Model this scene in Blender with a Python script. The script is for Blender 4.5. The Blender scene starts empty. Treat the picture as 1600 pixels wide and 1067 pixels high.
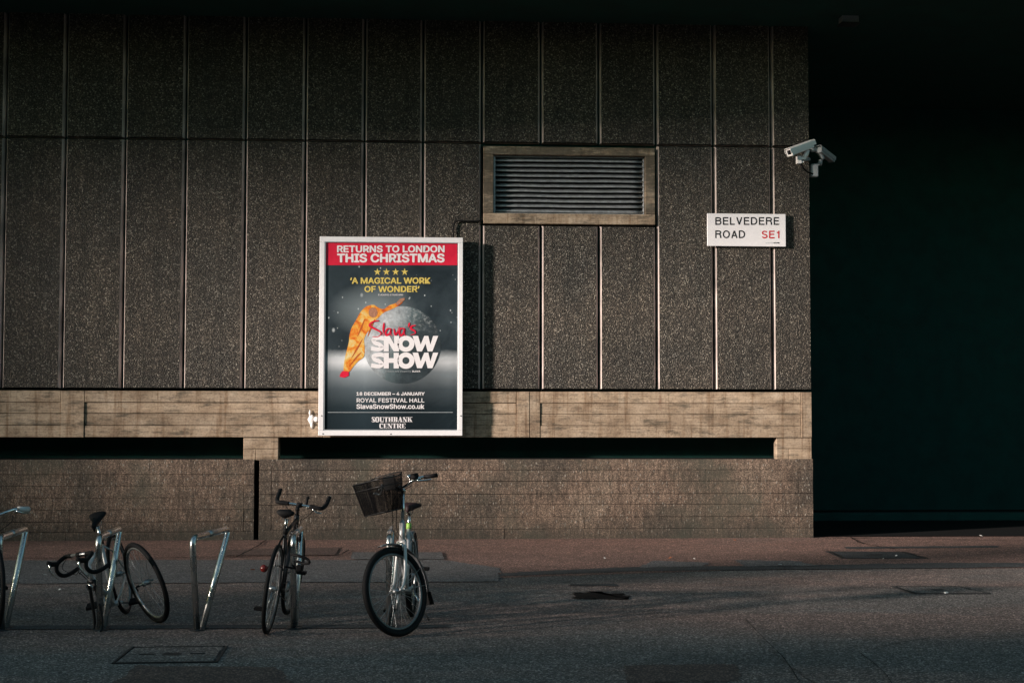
import bpy, bmesh, math, random, os
from mathutils import Vector, Matrix
random.seed(7)
R = math.radians
scene = bpy.context.scene
COL = scene.collection

# ------------------------------------------------------------------ camera, sky, sun, exposure
FPX, YAW, PITCH, ROLL = 2222.0, R(3.5), R(2.76), R(0.08)
CAM = Vector((0.0, -18.75, 1.69))
cam_d = bpy.data.cameras.new('camera'); cam_d.sensor_width = 36.0; cam_d.lens = FPX*36/1600
cam_d.clip_start = 0.1; cam_d.clip_end = 1500
cam = bpy.data.objects.new('camera', cam_d); COL.objects.link(cam)
cam.location = CAM
cam.rotation_euler = (Matrix.Rotation(-YAW, 3, 'Z') @ Matrix.Rotation(math.pi/2+PITCH, 3, 'X') @ Matrix.Rotation(ROLL, 3, 'Z')).to_euler()
scene.camera = cam

TX, TZ = 2.25, -0.46                      # the sun's travel per metre into the wall
sd = Vector((TX, 1.0, TZ)).normalized()
SUN_EL = math.asin(-sd.z); SUN_AZ = math.atan2(-sd.x, -sd.y)   # compass direction towards the sun
sun_d = bpy.data.lights.new('sun', 'SUN'); sun_d.energy = 5.0; sun_d.angle = R(3.0); sun_d.color = (1.0, 0.86, 0.78)
sun = bpy.data.objects.new('sun', sun_d); COL.objects.link(sun)
sun.rotation_euler = sd.to_track_quat('-Z', 'Y').to_euler(); sun.location = (-20, -20, 12)

world = bpy.data.worlds.new('World'); scene.world = world; world.use_nodes = True
wn, wl = world.node_tree.nodes, world.node_tree.links
for n in list(wn): wn.remove(n)
sky = wn.new('ShaderNodeTexSky'); sky.sky_type = 'NISHITA'; sky.sun_disc = False
sky.sun_elevation = SUN_EL; sky.sun_rotation = SUN_AZ
sky.air_density = 1.0; sky.dust_density = 1.0; sky.ozone_density = 1.0
tint = wn.new('ShaderNodeMix'); tint.data_type = 'RGBA'; tint.blend_type = 'MULTIPLY'; tint.inputs['Factor'].default_value = 1.0
tint.inputs['B'].default_value = (0.80, 1.0, 0.90, 1)
bg = wn.new('ShaderNodeBackground'); bg.inputs['Strength'].default_value = 0.10
wo = wn.new('ShaderNodeOutputWorld')
wl.new(sky.outputs[0], tint.inputs['A']); wl.new(tint.outputs['Result'], bg.inputs['Color']); wl.new(bg.outputs[0], wo.inputs['Surface'])
vs = scene.view_settings
vs.view_transform = 'Standard'; vs.look = 'None'; vs.gamma = 1.0; vs.use_curve_mapping = False
vs.exposure = 0.72
scene.cycles.max_bounces = 6; scene.cycles.diffuse_bounces = 3; scene.cycles.glossy_bounces = 3

# ------------------------------------------------------------------ measuring helpers
_F = Vector((math.sin(YAW)*math.cos(PITCH), math.cos(YAW)*math.cos(PITCH), math.sin(PITCH)))
_Rt = Vector((math.cos(YAW), -math.sin(YAW), 0)); _Up = _Rt.cross(_F)
def ray(u, v):
    a, b = u-800, 533.5-v
    c, s = math.cos(ROLL), math.sin(ROLL)
    a, b = a*c - b*s, a*s + b*c
    return _F*FPX + _Rt*a + _Up*b
def W(u, v, y=0.0):                        # the point of the plane Y=y seen there
    d = ray(u, v); t = (y-CAM.y)/d.y; return CAM + d*t
def G(u, v, z=0.0):                        # the point of the level Z=z seen there
    d = ray(u, v); t = (z-CAM.z)/d.z; return CAM + d*t

# ------------------------------------------------------------------ materials
def new_mat(name):
    m = bpy.data.materials.new(name); m.use_nodes = True
    nt = m.node_tree; b = nt.nodes['Principled BSDF']
    return m, nt, b
class NT:
    def __init__(s, nt): s.nt = nt; s.n = nt.nodes; s.l = nt.links
    def pos(s, scale=(1, 1, 1), loc=(0, 0, 0)):
        g = s.n.new('ShaderNodeNewGeometry'); m = s.n.new('ShaderNodeMapping')
        m.inputs['Scale'].default_value = scale; m.inputs['Location'].default_value = loc
        s.l.new(g.outputs['Position'], m.inputs['Vector']); return m.outputs[0]
    def noise(s, vec, scale, detail=4, rough=0.55, dist=0.0):
        t = s.n.new('ShaderNodeTexNoise'); t.inputs['Scale'].default_value = scale; t.inputs['Detail'].default_value = detail
        t.inputs['Roughness'].default_value = rough; t.inputs['Distortion'].default_value = dist
        s.l.new(vec, t.inputs['Vector']); return t.outputs['Fac']
    def voro(s, vec, scale, feature='F1', rnd=1.0):
        t = s.n.new('ShaderNodeTexVoronoi'); t.feature = feature; t.inputs['Scale'].default_value = scale
        t.inputs['Randomness'].default_value = rnd
        s.l.new(vec, t.inputs['Vector']); return t
    def ramp(s, fac, stops, interp='LINEAR'):
        r = s.n.new('ShaderNodeValToRGB'); cr = r.color_ramp; cr.interpolation = interp
        while len(cr.elements) > 1: cr.elements.remove(cr.elements[-1])
        for i, (p, c) in enumerate(stops):
            e = cr.elements[0] if i == 0 else cr.elements.new(p)
            e.position = p; e.color = (c[0], c[1], c[2], 1) if hasattr(c, '__len__') else (c, c, c, 1)
        s.l.new(fac, r.inputs['Fac']); return r.outputs['Color']
    def mix(s, a, b, fac, mode='MIX'):
        m = s.n.new('ShaderNodeMix'); m.data_type = 'RGBA'; m.blend_type = mode
        for sock, v in (('A', a), ('B', b), ('Factor', fac)):
            i = [q for q in m.inputs if q.name == sock and (q.type == ('VALUE' if sock == 'Factor' else 'RGBA'))][0]
            if isinstance(v, (int, float)): i.default_value = v if sock == 'Factor' else (v, v, v, 1)
            elif isinstance(v, tuple): i.default_value = (*v[:3], 1)
            else: s.l.new(v, i)
        return [q for q in m.outputs if q.type == 'RGBA'][0]
    def math(s, op, a, b=None, clamp=False):
        m = s.n.new('ShaderNodeMath'); m.operation = op; m.use_clamp = clamp
        for i, v in enumerate((a, b)):
            if v is None: continue
            if isinstance(v, (int, float)): m.inputs[i].default_value = v
            else: s.l.new(v, m.inputs[i])
        return m.outputs[0]
    def tone(s, col, lo, hi):                # each piece a little lighter or darker than the next
        o = s.n.new('ShaderNodeObjectInfo'); return s.mix(col, s.ramp(o.outputs['Random'], [(0, lo), (1, hi)]), 1.0, 'MULTIPLY')
    def bump(s, h, strength, dist, normal=None):
        b = s.n.new('ShaderNodeBump'); b.inputs['Strength'].default_value = strength; b.inputs['Distance'].default_value = dist
        s.l.new(h, b.inputs['Height'])
        if normal is not None: s.l.new(normal, b.inputs['Normal'])
        return b.outputs[0]
    def sep(s, vec):
        x = s.n.new('ShaderNodeSeparateXYZ'); s.l.new(vec, x.inputs[0]); return x.outputs

def simple(name, col, rough=0.5, metal=0.0, var=0.15, scale=40, bump=0.0, spec=None, coat=0.0):
    m, nt, b = new_mat(name); k = NT(nt)
    n = k.noise(k.pos(), scale, 5, 0.6)
    c0 = tuple(max(0, c*(1-var)) for c in col); c1 = tuple(min(1, c*(1+var)) for c in col)
    k.l.new(k.ramp(n, [(0.3, c0), (0.7, c1)]), b.inputs['Base Color'])
    k.l.new(k.ramp(n, [(0.3, max(0.02, rough-0.08)), (0.7, min(1, rough+0.08))]), b.inputs['Roughness'])
    b.inputs['Metallic'].default_value = metal
    if spec is not None: b.inputs['Specular IOR Level'].default_value = spec
    if coat: b.inputs['Coat Weight'].default_value = coat
    if bump: k.l.new(k.bump(n, bump, 0.01), b.inputs['Normal'])
    return m

def m_aggregate():
    m, nt, b = new_mat('exposed_aggregate'); k = NT(nt); p = k.pos()
    big = k.noise(p, 0.9, 4, 0.6); med = k.noise(p, 7, 4, 0.6)
    v = k.voro(p, 64); v2 = k.voro(p, 115)
    rnd = k.sep(v.outputs['Color'])[0]; rnd2 = k.sep(v2.outputs['Color'])[1]
    stone = k.ramp(rnd, [(0.0, (.022, .021, .018)), (0.35, (.060, .053, .044)), (0.60, (.115, .098, .080)), (0.80, (.22, .190, .155)), (0.93, (.40, .36, .30)), (1.0, (.60, .56, .48))])
    grit = k.ramp(rnd2, [(0.0, (.018, .018, .016)), (0.6, (.046, .042, .036)), (0.9, (.14, .125, .105)), (1, (.28, .26, .22))])
    gap = k.ramp(v.outputs['Distance'], [(0.50, 0.0), (0.66, 1.0)])
    c = k.mix(stone, grit, gap)
    c = k.mix(c, k.ramp(big, [(0.32, (.74, .78, .80)), (0.68, (1.20, 1.13, 1.06))]), 1.0, 'MULTIPLY')
    c = k.mix(c, k.ramp(med, [(0.3, (.82, .82, .82)), (0.7, (1.14, 1.14, 1.14))]), 1.0, 'MULTIPLY')
    # rust and pitch coloured spots here and there
    spot = k.ramp(k.noise(p, 2.3, 3, 0.6), [(0.70, 0.0), (0.78, 0.45)])
    c = k.mix(c, (.10, .06, .04), spot)
    streak = k.noise(k.pos((7, 1, 0.35), (2, 0, 3)), 1.3, 4, 0.6)
    c = k.mix(c, k.ramp(streak, [(0.34, (.62, .65, .64)), (0.52, (1, 1, 1)), (0.70, (1.15, 1.12, 1.07))]), 0.8, 'MULTIPLY')
    c = k.tone(c, .62, .86)
    k.l.new(c, b.inputs['Base Color']); b.inputs['Roughness'].default_value = 0.85
    h = k.math('ADD', k.math('MULTIPLY', k.ramp(v.outputs['Distance'], [(0.0, 1.0), (0.35, 0.8), (0.65, 0.0)]), k.math('ADD', rnd, 0.4)), k.math('MULTIPLY', k.ramp(v2.outputs['Distance'], [(0, 1.0), (0.6, 0.0)]), 0.35))
    k.l.new(k.bump(h, 1.0, 0.012), b.inputs['Normal'])
    return m
def m_chamfer():
    m, nt, b = new_mat('smooth_precast_edge'); k = NT(nt); p = k.pos((1, 1, 0.25))
    c = k.ramp(k.noise(p, 14, 5, 0.65), [(0.25, (.40, .33, .30)), (0.55, (.58, .49, .45)), (0.8, (.66, .58, .54))])
    st = k.ramp(k.noise(k.pos((1, 1, 1)), 1.7, 4, 0.6), [(0.35, .55), (0.6, 1.05)])
    k.l.new(k.mix(c, st, 1.0, 'MULTIPLY'), b.inputs['Base Color']); b.inputs['Roughness'].default_value = 0.8
    return m
def m_board(name='board_marked_concrete', dirt=0.0):   # board-marked in-situ concrete
    m, nt, b = new_mat(name); k = NT(nt)
    grain = k.noise(k.pos((1.2, 1, 34)), 2.2, 6, 0.65, 0.4)
    blot = k.noise(k.pos((1, 1, 1.6)), 2.6, 5, 0.62)
    fine = k.noise(k.pos(), 38, 5, 0.7)
    drip = k.noise(k.pos((9, 1, 0.55)), 1.6, 4, 0.6)
    c = k.ramp(blot, [(0.28, (.30, .205, .135)), (0.42, (.48, .355, .240)), (0.56, (.62, .475, .335)), (0.72, (.72, .58, .43))])
    c = k.mix(c, k.ramp(grain, [(0.32, .45), (0.46, .90), (0.66, 1.16)]), 0.85, 'MULTIPLY')
    c = k.mix(c, k.ramp(fine, [(0.34, .60), (0.5, 1.0), (0.7, 1.15)]), 0.9, 'MULTIPLY')
    c = k.mix(c, k.ramp(drip, [(0.34, (.50, .40, .31)), (0.48, (1, 1, 1))]), 0.7, 'MULTIPLY')
    # tide of grime in the upper half of the boards and pale lime patches
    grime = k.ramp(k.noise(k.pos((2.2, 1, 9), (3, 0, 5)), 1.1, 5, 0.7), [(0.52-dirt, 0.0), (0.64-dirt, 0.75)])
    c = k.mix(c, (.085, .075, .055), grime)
    lime = k.ramp(k.noise(k.pos((1, 1, 1), (8, 0, 2)), 1.3, 4, 0.6), [(0.62, 0.0), (0.74, 0.4)])
    c = k.mix(c, (.52, .50, .40), lime)
    rust = k.ramp(k.noise(k.pos((5, 1, 0.8), (6, 0, 1)), 0.9, 4, 0.65), [(0.62, 0.0), (0.72, 0.6)])
    c = k.mix(c, (.20, .085, .045), rust)
    c = k.tone(c, .62, .80)
    k.l.new(c, b.inputs['Base Color']); b.inputs['Roughness'].default_value = 0.88
    pits = k.ramp(k.voro(k.pos(), 26).outputs['Distance'], [(0.05, 0.0), (0.12, 1.0)])
    h = k.math('ADD', k.math('MULTIPLY', grain, 0.8), k.math('ADD', k.math('MULTIPLY', fine, 0.4), k.math('MULTIPLY', pits, 0.3)))
    k.l.new(k.bump(h, 0.8, 0.008), b.inputs['Normal'])
    return m
def m_plinth():
    m, nt, b = new_mat('weathered_plinth_concrete'); k = NT(nt); p = k.pos()
    v = k.voro(k.pos((1, 1, 0.55)), 34); rnd = k.sep(v.outputs['Color'])[0]
    sand = k.voro(p, 120); rs = k.sep(sand.outputs['Color'])[0]
    streak = k.noise(k.pos((26, 1, 4.5)), 1.0, 5, 0.75)
    big = k.noise(p, 0.75, 5, 0.6)
    c = k.ramp(big, [(0.30, (.066, .058, .048)), (0.45, (.145, .112, .084)), (0.56, (.235, .165, .120)), (0.70, (.28, .21, .155))])
    c = k.mix(c, k.ramp(rs, [(0.0, .35), (0.5, .85), (0.85, 1.5), (1, 2.6)]), 0.95, 'MULTIPLY')
    fl = k.math('MULTIPLY', k.ramp(rnd, [(0.74, 0.0), (0.80, 1.0)]), k.ramp(v.outputs['Distance'], [(0.20, 0.9), (0.38, 0.0)]))
    c = k.mix(c, (.40, .36, .30), fl)
    c = k.mix(c, k.ramp(streak, [(0.34, .42), (0.5, 1.0), (0.66, 1.55)]), 0.9, 'MULTIPLY')
    # darker olive towards the foot, broken up by noise
    z = k.sep(k.pos())[2]
    foot = k.ramp(k.math('ADD', z, k.math('MULTIPLY', k.noise(k.pos((1, 1, 1), (4, 0, 1)), 1.6, 5, 0.7), 0.5)), [(0.30, 0.62), (0.55, 0.0)])
    c = k.mix(c, (.065, .062, .048), foot)
    green = k.ramp(k.noise(k.pos((1, 1, 1), (9, 0, 7)), 0.9, 4, 0.6), [(0.50, 0.0), (0.62, 0.6)])
    c = k.mix(c, (.085, .090, .066), green)
    c = k.tone(c, .60, .74)
    k.l.new(c, b.inputs['Base Color']); b.inputs['Roughness'].default_value = 0.9
    h = k.math('ADD', k.math('MULTIPLY', rs, 0.5), k.math('ADD', k.math('MULTIPLY', streak, 0.7), fl))
    k.l.new(k.bump(h, 0.8, 0.006), b.inputs['Normal'])
    return m
def m_asphalt(name, stops, red=None, speck=1.0):
    m, nt, b = new_mat(name); k = NT(nt); p = k.pos()
    big = k.noise(k.pos((0.6, 1.3, 1)), 0.55, 5, 0.6); v = k.voro(p, 92); rnd = k.sep(v.outputs['Color'])[0]
    med = k.noise(p, 5, 5, 0.7)
    c = k.ramp(big, stops)
    if red:
        c = k.mix(c, red, k.ramp(k.noise(k.pos((0.35, 1.2, 1), (5, 3, 0)), 0.6, 4, 0.6), [(0.44, 0.0), (0.60, 0.8)]))
    c = k.mix(c, k.ramp(med, [(0.3, .74), (0.7, 1.2)]), 1.0, 'MULTIPLY')
    c = k.mix(c, k.ramp(rnd, [(0.0, .35), (0.5, .8), (0.78, 1.4), (0.92, 2.6), (1.0, 4.0)]), speck, 'MULTIPLY')
    # oil and gum stains
    st = k.ramp(k.voro(k.pos((1, 1, 1), (2, 2, 0)), 1.1).outputs['Distance'], [(0.03, 0.5), (0.10, 0.0)])
    c = k.mix(c, (.016, .016, .017), st)
    k.l.new(c, b.inputs['Base Color']); b.inputs['Roughness'].default_value = 0.82
    h = k.math('ADD', k.math('MULTIPLY', k.ramp(v.outputs['Distance'], [(0, 1.0), (0.6, 0.0)]), k.math('ADD', rnd, 0.3)), k.math('MULTIPLY', k.noise(p, 3, 3, 0.5), 0.35))
    k.l.new(k.bump(h, 0.8, 0.006), b.inputs['Normal'])
    return m

M = {}
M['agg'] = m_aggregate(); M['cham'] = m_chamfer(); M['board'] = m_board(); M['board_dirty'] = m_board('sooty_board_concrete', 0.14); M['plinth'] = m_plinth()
M['asphalt'] = m_asphalt('grey_asphalt', [(0.3, (.100, .090, .083)), (0.55, (.148, .130, .118)), (0.75, (.180, .158, .144))], red=(.205, .135, .112))
M['red_asphalt'] = m_asphalt('red_brown_asphalt', [(0.3, (.135, .082, .066)), (0.55, (.21, .120, .095)), (0.75, (.16, .108, .090))], speck=0.95)
M['patch'] = m_asphalt('smooth_grey_patch', [(0.3, (.100, .099, .100)), (0.7, (.138, .135, .132))], speck=0.75)
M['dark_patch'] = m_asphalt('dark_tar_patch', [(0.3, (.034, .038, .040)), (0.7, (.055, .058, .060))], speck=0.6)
M['red_patch'] = m_asphalt('dull_red_patch', [(0.3, (.095, .060, .050)), (0.7, (.125, .080, .066))], speck=0.8)
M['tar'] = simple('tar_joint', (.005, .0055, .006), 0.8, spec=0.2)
M['void'] = simple('shade_teal_concrete', (.004, .046, .037), 0.95, var=0.3, scale=3)  # teal black of the deep shade put into the base colour
M['void2'] = simple('shade_teal_passage', (.006, .054, .046), 0.95, var=0.3, scale=3)  # passage shade put into the colour, a little lighter than the slot
M['iron'] = simple('worn_cast_iron', (.05, .052, .054), 0.55, 0.6, scale=60, bump=0.4)
M['steel'] = simple('brushed_stainless_steel', (.62, .62, .60), 0.27, 1.0, var=0.05, scale=6)
M['louvre'] = simple('dull_aluminium_louvre', (.36, .38, .39), 0.42, 0.3, var=0.3, scale=14)
M['frame_w'] = simple('pale_painted_aluminium', (.84, .83, .84), 0.45, 0.0, var=0.04, scale=20)
M['frame_g'] = simple('grey_rebate', (.34, .37, .39), 0.5, 0.1, var=0.1)
M['black'] = simple('black_rubber', (.008, .008, .0085), 0.7, var=0.3, spec=0.18)
M['blackpaint'] = simple('black_bicycle_paint', (.007, .007, .008), 0.38, var=0.2, spec=0.35)
M['rim'] = simple('dull_dark_rim', (.16, .165, .17), 0.45, 0.7, var=0.25, scale=12)
M['wire'] = simple('matt_black_wire', (.003, .003, .0035), 0.7, var=0.1, spec=0.08)
M['silver'] = simple('silver_bicycle_paint', (.55, .55, .54), 0.38, 0.4, var=0.1)
M['chrome'] = simple('chromed_metal', (.75, .75, .73), 0.18, 1.0, var=0.08)
M['alu'] = simple('dull_alloy', (.42, .43, .43), 0.38, 0.9, var=0.2)
M['greymud'] = simple('grey_mudguard', (.20, .21, .22), 0.4, 0.3)
M['saddle'] = simple('dark_saddle_cover', (.022, .010, .012), 0.6, var=0.3, spec=0.3)
M['green'] = simple('green_band', (.35, .62, .12), 0.5)
M['whitegrip'] = simple('white_bar_tape', (.62, .62, .60), 0.5, var=0.06)
M['redglass'] = simple('red_reflector', (.14, .015, .012), 0.2)
M['cctv'] = simple('pale_camera_casing', (.85, .82, .80), 0.4, var=0.05)
M['cctv_dark'] = simple('dull_grey_camera_casing', (.33, .35, .36), 0.5, var=0.12)
M['glass'] = simple('black_lens_glass', (.01, .01, .012), 0.08)
M['sign_w'] = simple('white_enamel', (.90, .87, .88), 0.35, var=0.03, scale=12)
M['ink'] = simple('black_print', (.012, .012, .014), 0.5, var=0.05)
M['ink_red'] = simple('red_print', (.62, .015, .025), 0.5, var=0.05)
M['p_white'] = simple('white_print', (.90, .87, .88), 0.5, var=0.02)
M['p_red'] = simple('crimson_print', (.72, .010, .045), 0.45, var=0.10, scale=6)
M['p_yellow'] = simple('yellow_print', (.75, .58, .14), 0.5, var=0.10, scale=30)
M['p_greytxt'] = simple('grey_print', (.42, .46, .48), 0.5)
M['tan_print'] = simple('tan_print', (.42, .20, .12), 0.5, var=0.3, scale=40)
M['rust_print'] = simple('rust_print', (.50, .11, .02), 0.5, var=0.2)
M['leaf'] = simple('dry_leaf', (.36, .11, .04), 0.7, var=0.4, scale=90)
M['litter'] = simple('white_scrap', (.7, .7, .66), 0.7)
M['plaster'] = simple('white_plaster_splash', (.78, .76, .74), 0.8, var=0.1, scale=60)

# ------------------------------------------------------------------ object helpers
def tag(o, label=None, cat=None, group=None, kind=None):
    if label: o['label'] = label
    if cat: o['category'] = cat
    if group: o['group'] = group
    if kind: o['kind'] = kind
    return o
def thing(name, label, cat, loc=(0, 0, 0), group=None):
    o = bpy.data.objects.new(name, None); COL.objects.link(o); o.location = loc; o.empty_display_size = 0.1
    return tag(o, label, cat, group)
def obj_mesh(name, me, mats, parent=None):
    if not isinstance(mats, (list, tuple)): mats = [mats]
    for m in mats:
        if m.name not in [q.name for q in me.materials if q]: me.materials.append(m)
    o = bpy.data.objects.new(name, me); COL.objects.link(o)
    if parent is not None: o.parent = parent
    return o
class MB:
    """collects verts and faces, with a material index each"""
    def __init__(s): s.v = []; s.f = []; s.mi = []; s.sm = []
    def add(s, vs, fs, mi=0, smooth=False, T=None):
        o = len(s.v); s.v += [tuple(T @ Vector(p)) if T else tuple(p) for p in vs]
        for f in fs: s.f.append([i+o for i in f]); s.mi.append(mi); s.sm.append(smooth)
        return s
    def box(s, a, b, mi=0, T=None, bev=0.0):
        x0, y0, z0 = [min(a[i], b[i]) for i in range(3)]; x1, y1, z1 = [max(a[i], b[i]) for i in range(3)]
        if not bev:
            vs = [(x, y, z) for z in (z0, z1) for y in (y0, y1) for x in (x0, x1)]
            s.add(vs, [(0, 1, 3, 2)[::-1], (4, 5, 7, 6), (0, 1, 5, 4), (2, 3, 7, 6)[::-1], (0, 2, 6, 4)[::-1], (1, 3, 7, 5)], mi, False, T)
        else:
            e = bev; bm = bmesh.new(); bmesh.ops.create_cube(bm, size=1)
            for q in bm.verts: q.co = Vector(((x0+x1)/2+q.co.x*(x1-x0), (y0+y1)/2+q.co.y*(y1-y0), (z0+z1)/2+q.co.z*(z1-z0)))
            bmesh.ops.bevel(bm, geom=bm.edges[:], offset=e, segments=1, affect='EDGES')
            bm.verts.ensure_lookup_table()
            s.add([q.co.copy() for q in bm.verts], [[q.index for q in f.verts] for f in bm.faces], mi, False, T); bm.free()
        return s
    def tube(s, pts, r, n=8, mi=0, T=None, closed=False, flat=1.0, caps=True):
        pts = [Vector(p) for p in pts]; m = len(pts)
        rs = r if isinstance(r, (list, tuple)) else [r]*m
        tans = []
        for i in range(m):
            if closed: t = pts[(i+1) % m]-pts[i-1]
            else: t = pts[min(i+1, m-1)]-pts[max(i-1, 0)]
            tans.append(t.normalized() if t.length > 1e-9 else Vector((0, 0, 1)))
        ref = Vector((0, 0, 1)) if abs(tans[0].z) < 0.9 else Vector((0, 1, 0))
        nrm = (ref - tans[0]*ref.dot(tans[0])).normalized(); vs = []
        for i in range(m):
            if i: nrm = (nrm - tans[i]*nrm.dot(tans[i])).normalized()
            bn = tans[i].cross(nrm)
            for k in range(n):
                a = 2*math.pi*k/n; vs.append(pts[i]+nrm*math.cos(a)*rs[i]+bn*math.sin(a)*rs[i]*flat)
        fs = []
        for i in range(m if closed else m-1):
            j = (i+1) % m
            for k in range(n): fs.append((i*n+k, i*n+(k+1) % n, j*n+(k+1) % n, j*n+k))
        if caps and not closed: fs.append(tuple(range(n))[::-1]); fs.append(tuple((m-1)*n+k for k in range(n)))
        return s.add(vs, fs, mi, True, T)
    def loft(s, rings, mi=0, T=None, caps=True, smooth=True):
        n = len(rings[0]); vs = [p for r_ in rings for p in r_]; fs = []
        for i in range(len(rings)-1):
            for k in range(n): fs.append((i*n+k, i*n+(k+1) % n, (i+1)*n+(k+1) % n, (i+1)*n+k))
        if caps: fs.append(tuple(range(n))[::-1]); fs.append(tuple((len(rings)-1)*n+k for k in range(n)))
        return s.add(vs, fs, mi, smooth, T)
    def build(s, name, mats, parent=None, T=None):
        me = bpy.data.meshes.new(name)
        vs = [tuple(T @ Vector(p)) for p in s.v] if T else s.v
        me.from_pydata(vs, [], s.f)
        for i, p in enumerate(me.polygons): p.material_index = s.mi[i]; p.use_smooth = s.sm[i]
        me.update()
        return obj_mesh(name, me, mats, parent)
def bezier(pts, seg=6):                     # Catmull-Rom through the points
    pts = [Vector(p) for p in pts]; out = []
    P = [pts[0]*2-pts[1]]+pts+[pts[-1]*2-pts[-2]]
    for i in range(1, len(P)-2):
        for k in range(seg):
            t = k/seg; a, b, c, d = P[i-1], P[i], P[i+1], P[i+2]
            out.append(0.5*((2*b)+(-a+c)*t+(2*a-5*b+4*c-d)*t*t+(-a+3*b-3*c+d)*t**3))
    out.append(pts[-1]); return out
def rounded(pts, r, seg=6):                 # polyline with rounded corners
    pts = [Vector(p) for p in pts]; out = [pts[0]]
    for i in range(1, len(pts)-1):
        a, b, c = pts[i-1], pts[i], pts[i+1]
        p0 = b+(a-b).normalized()*r; p1 = b+(c-b).normalized()*r
        for k in range(seg+1):
            t = k/seg; out.append(p0*(1-t)**2+b*2*t*(1-t)+p1*t*t)
    out.append(pts[-1]); return out

# ------------------------------------------------------------------ the ground
def sheet(name, pts, z, mat, parent=None, kind='structure', label=None):
    me = bpy.data.meshes.new(name); me.from_pydata([(p[0], p[1], z) for p in pts], [], [tuple(range(len(pts)))]); me.update()
    if me.polygons[0].normal.z < 0: me.flip_normals()
    o = obj_mesh(name, me, mat, parent)
    if kind and parent is None: o['kind'] = kind
    if label: o['label'] = label
    return o
def gpts(px): return [G(u, v) for u, v in px]
def ragged(px, n=10, amp=0.012):            # a hand-cut outline
    pts = gpts(px); out = []
    for i, a in enumerate(pts):
        b = pts[(i+1) % len(pts)]
        for k in range(n):
            t = k/n; p = a.lerp(b, t)
            if k: p += Vector((random.uniform(-amp, amp), random.uniform(-amp, amp), 0))
            out.append(p)
    return out
sheet('ground', [(-300, -300), (300, -300), (300, 300), (-300, 300)], 0.0, M['asphalt'])
sheet('pavement', ragged([(-500, 880), (780, 903), (1200, 889), (2300, 884), (2300, 812), (-500, 812)], 40, 0.02), 0.004, M['red_asphalt'])
def patch(px, mat, z, amp=0.012, n=12, name='asphalt_patch'): return sheet(name, ragged(px, n, amp), z, M[mat])
patch([(-120, 913), (778, 909), (782, 888), (690, 875), (-120, 876)], 'patch', 0.008, 0.02, 20)
patch([(355, 860), (530, 856), (524, 868), (350, 869)], 'red_patch', 0.012, 0.006)
patch([(550, 864), (690, 864), (694, 875), (548, 875)], 'patch', 0.014, 0.006)
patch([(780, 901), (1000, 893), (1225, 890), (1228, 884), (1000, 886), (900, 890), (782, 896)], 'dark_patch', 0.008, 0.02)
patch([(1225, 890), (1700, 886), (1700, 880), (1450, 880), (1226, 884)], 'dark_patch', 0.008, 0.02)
patch([(1000, 888), (1100, 886), (1110, 880), (1020, 877)], 'patch', 0.012, 0.03)
patch([(1160, 886), (1280, 885), (1240, 877), (1150, 876)], 'patch', 0.012, 0.03)
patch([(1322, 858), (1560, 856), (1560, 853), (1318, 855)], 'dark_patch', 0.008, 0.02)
patch([(905, 936), (980, 937), (988, 932), (960, 927), (925, 925), (895, 928)], 'tar', 0.006, 0.07)
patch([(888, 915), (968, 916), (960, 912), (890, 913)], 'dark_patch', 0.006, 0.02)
patch([(980, 1067), (1160, 1064), (1150, 1037), (975, 1040)], 'red_patch', 0.004, 0.02)
patch([(150, 1090), (480, 1090), (430, 1042), (210, 1040)], 'red_patch', 0.004, 0.03)
patch([(1180, 1000), (1330, 998), (1420, 1000), (1760, 997), (1760, 1080), (1290, 1080)], 'patch', 0.005, 0.02).active_material = M['asphalt']
patch([(-60, 984), (700, 981), (700, 976), (-60, 978)], 'dark_patch', 0.006, 0.008, 30, 'drain_strip')
def crack(px, w=0.010, z=0.0105, name='crack'):
    pts = bezier([G(u, v) for u, v in px], 8); L = []; Rr = []
    for i, p in enumerate(pts):
        t = (pts[min(i+1, len(pts)-1)]-pts[max(i-1, 0)]).normalized(); n = Vector((-t.y, t.x, 0)); ww = w*random.uniform(0.5, 1.3)
        p = p+n*random.uniform(-w, w); L.append(p+n*ww); Rr.append(p-n*ww)
    return sheet(name, L+Rr[::-1], z, M['tar'])
crack([(-60, 872), (150, 873), (330, 871), (530, 869)], 0.012)
crack([(60, 948), (150, 942), (250, 941)], 0.008)
crack([(60, 930), (140, 927)], 0.006); crack([(200, 950), (290, 942)], 0.006)
crack([(530, 869), (545, 860)], 0.01, 0.016)
crack([(1330, 840), (1350, 850), (1400, 858)], 0.015)
crack([(1165, 968), (1190, 995), (1225, 1030), (1250, 1067)], 0.003)
crack([(1340, 1020), (1420, 1003), (1480, 997), (1600, 995)], 0.004)
crack([(1345, 1022), (1380, 1050), (1400, 1080)], 0.0025)
crack([(370, 871), (400, 855), (415, 845)], 0.012, 0.013)
crack([(1170, 838), (1350, 842), (1600, 845)], 0.010)
crack([(-60, 846), (300, 843), (600, 841), (900, 840), (1271, 836)], 0.016)
crack([(640, 1026), (700, 1024)], 0.005)

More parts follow.
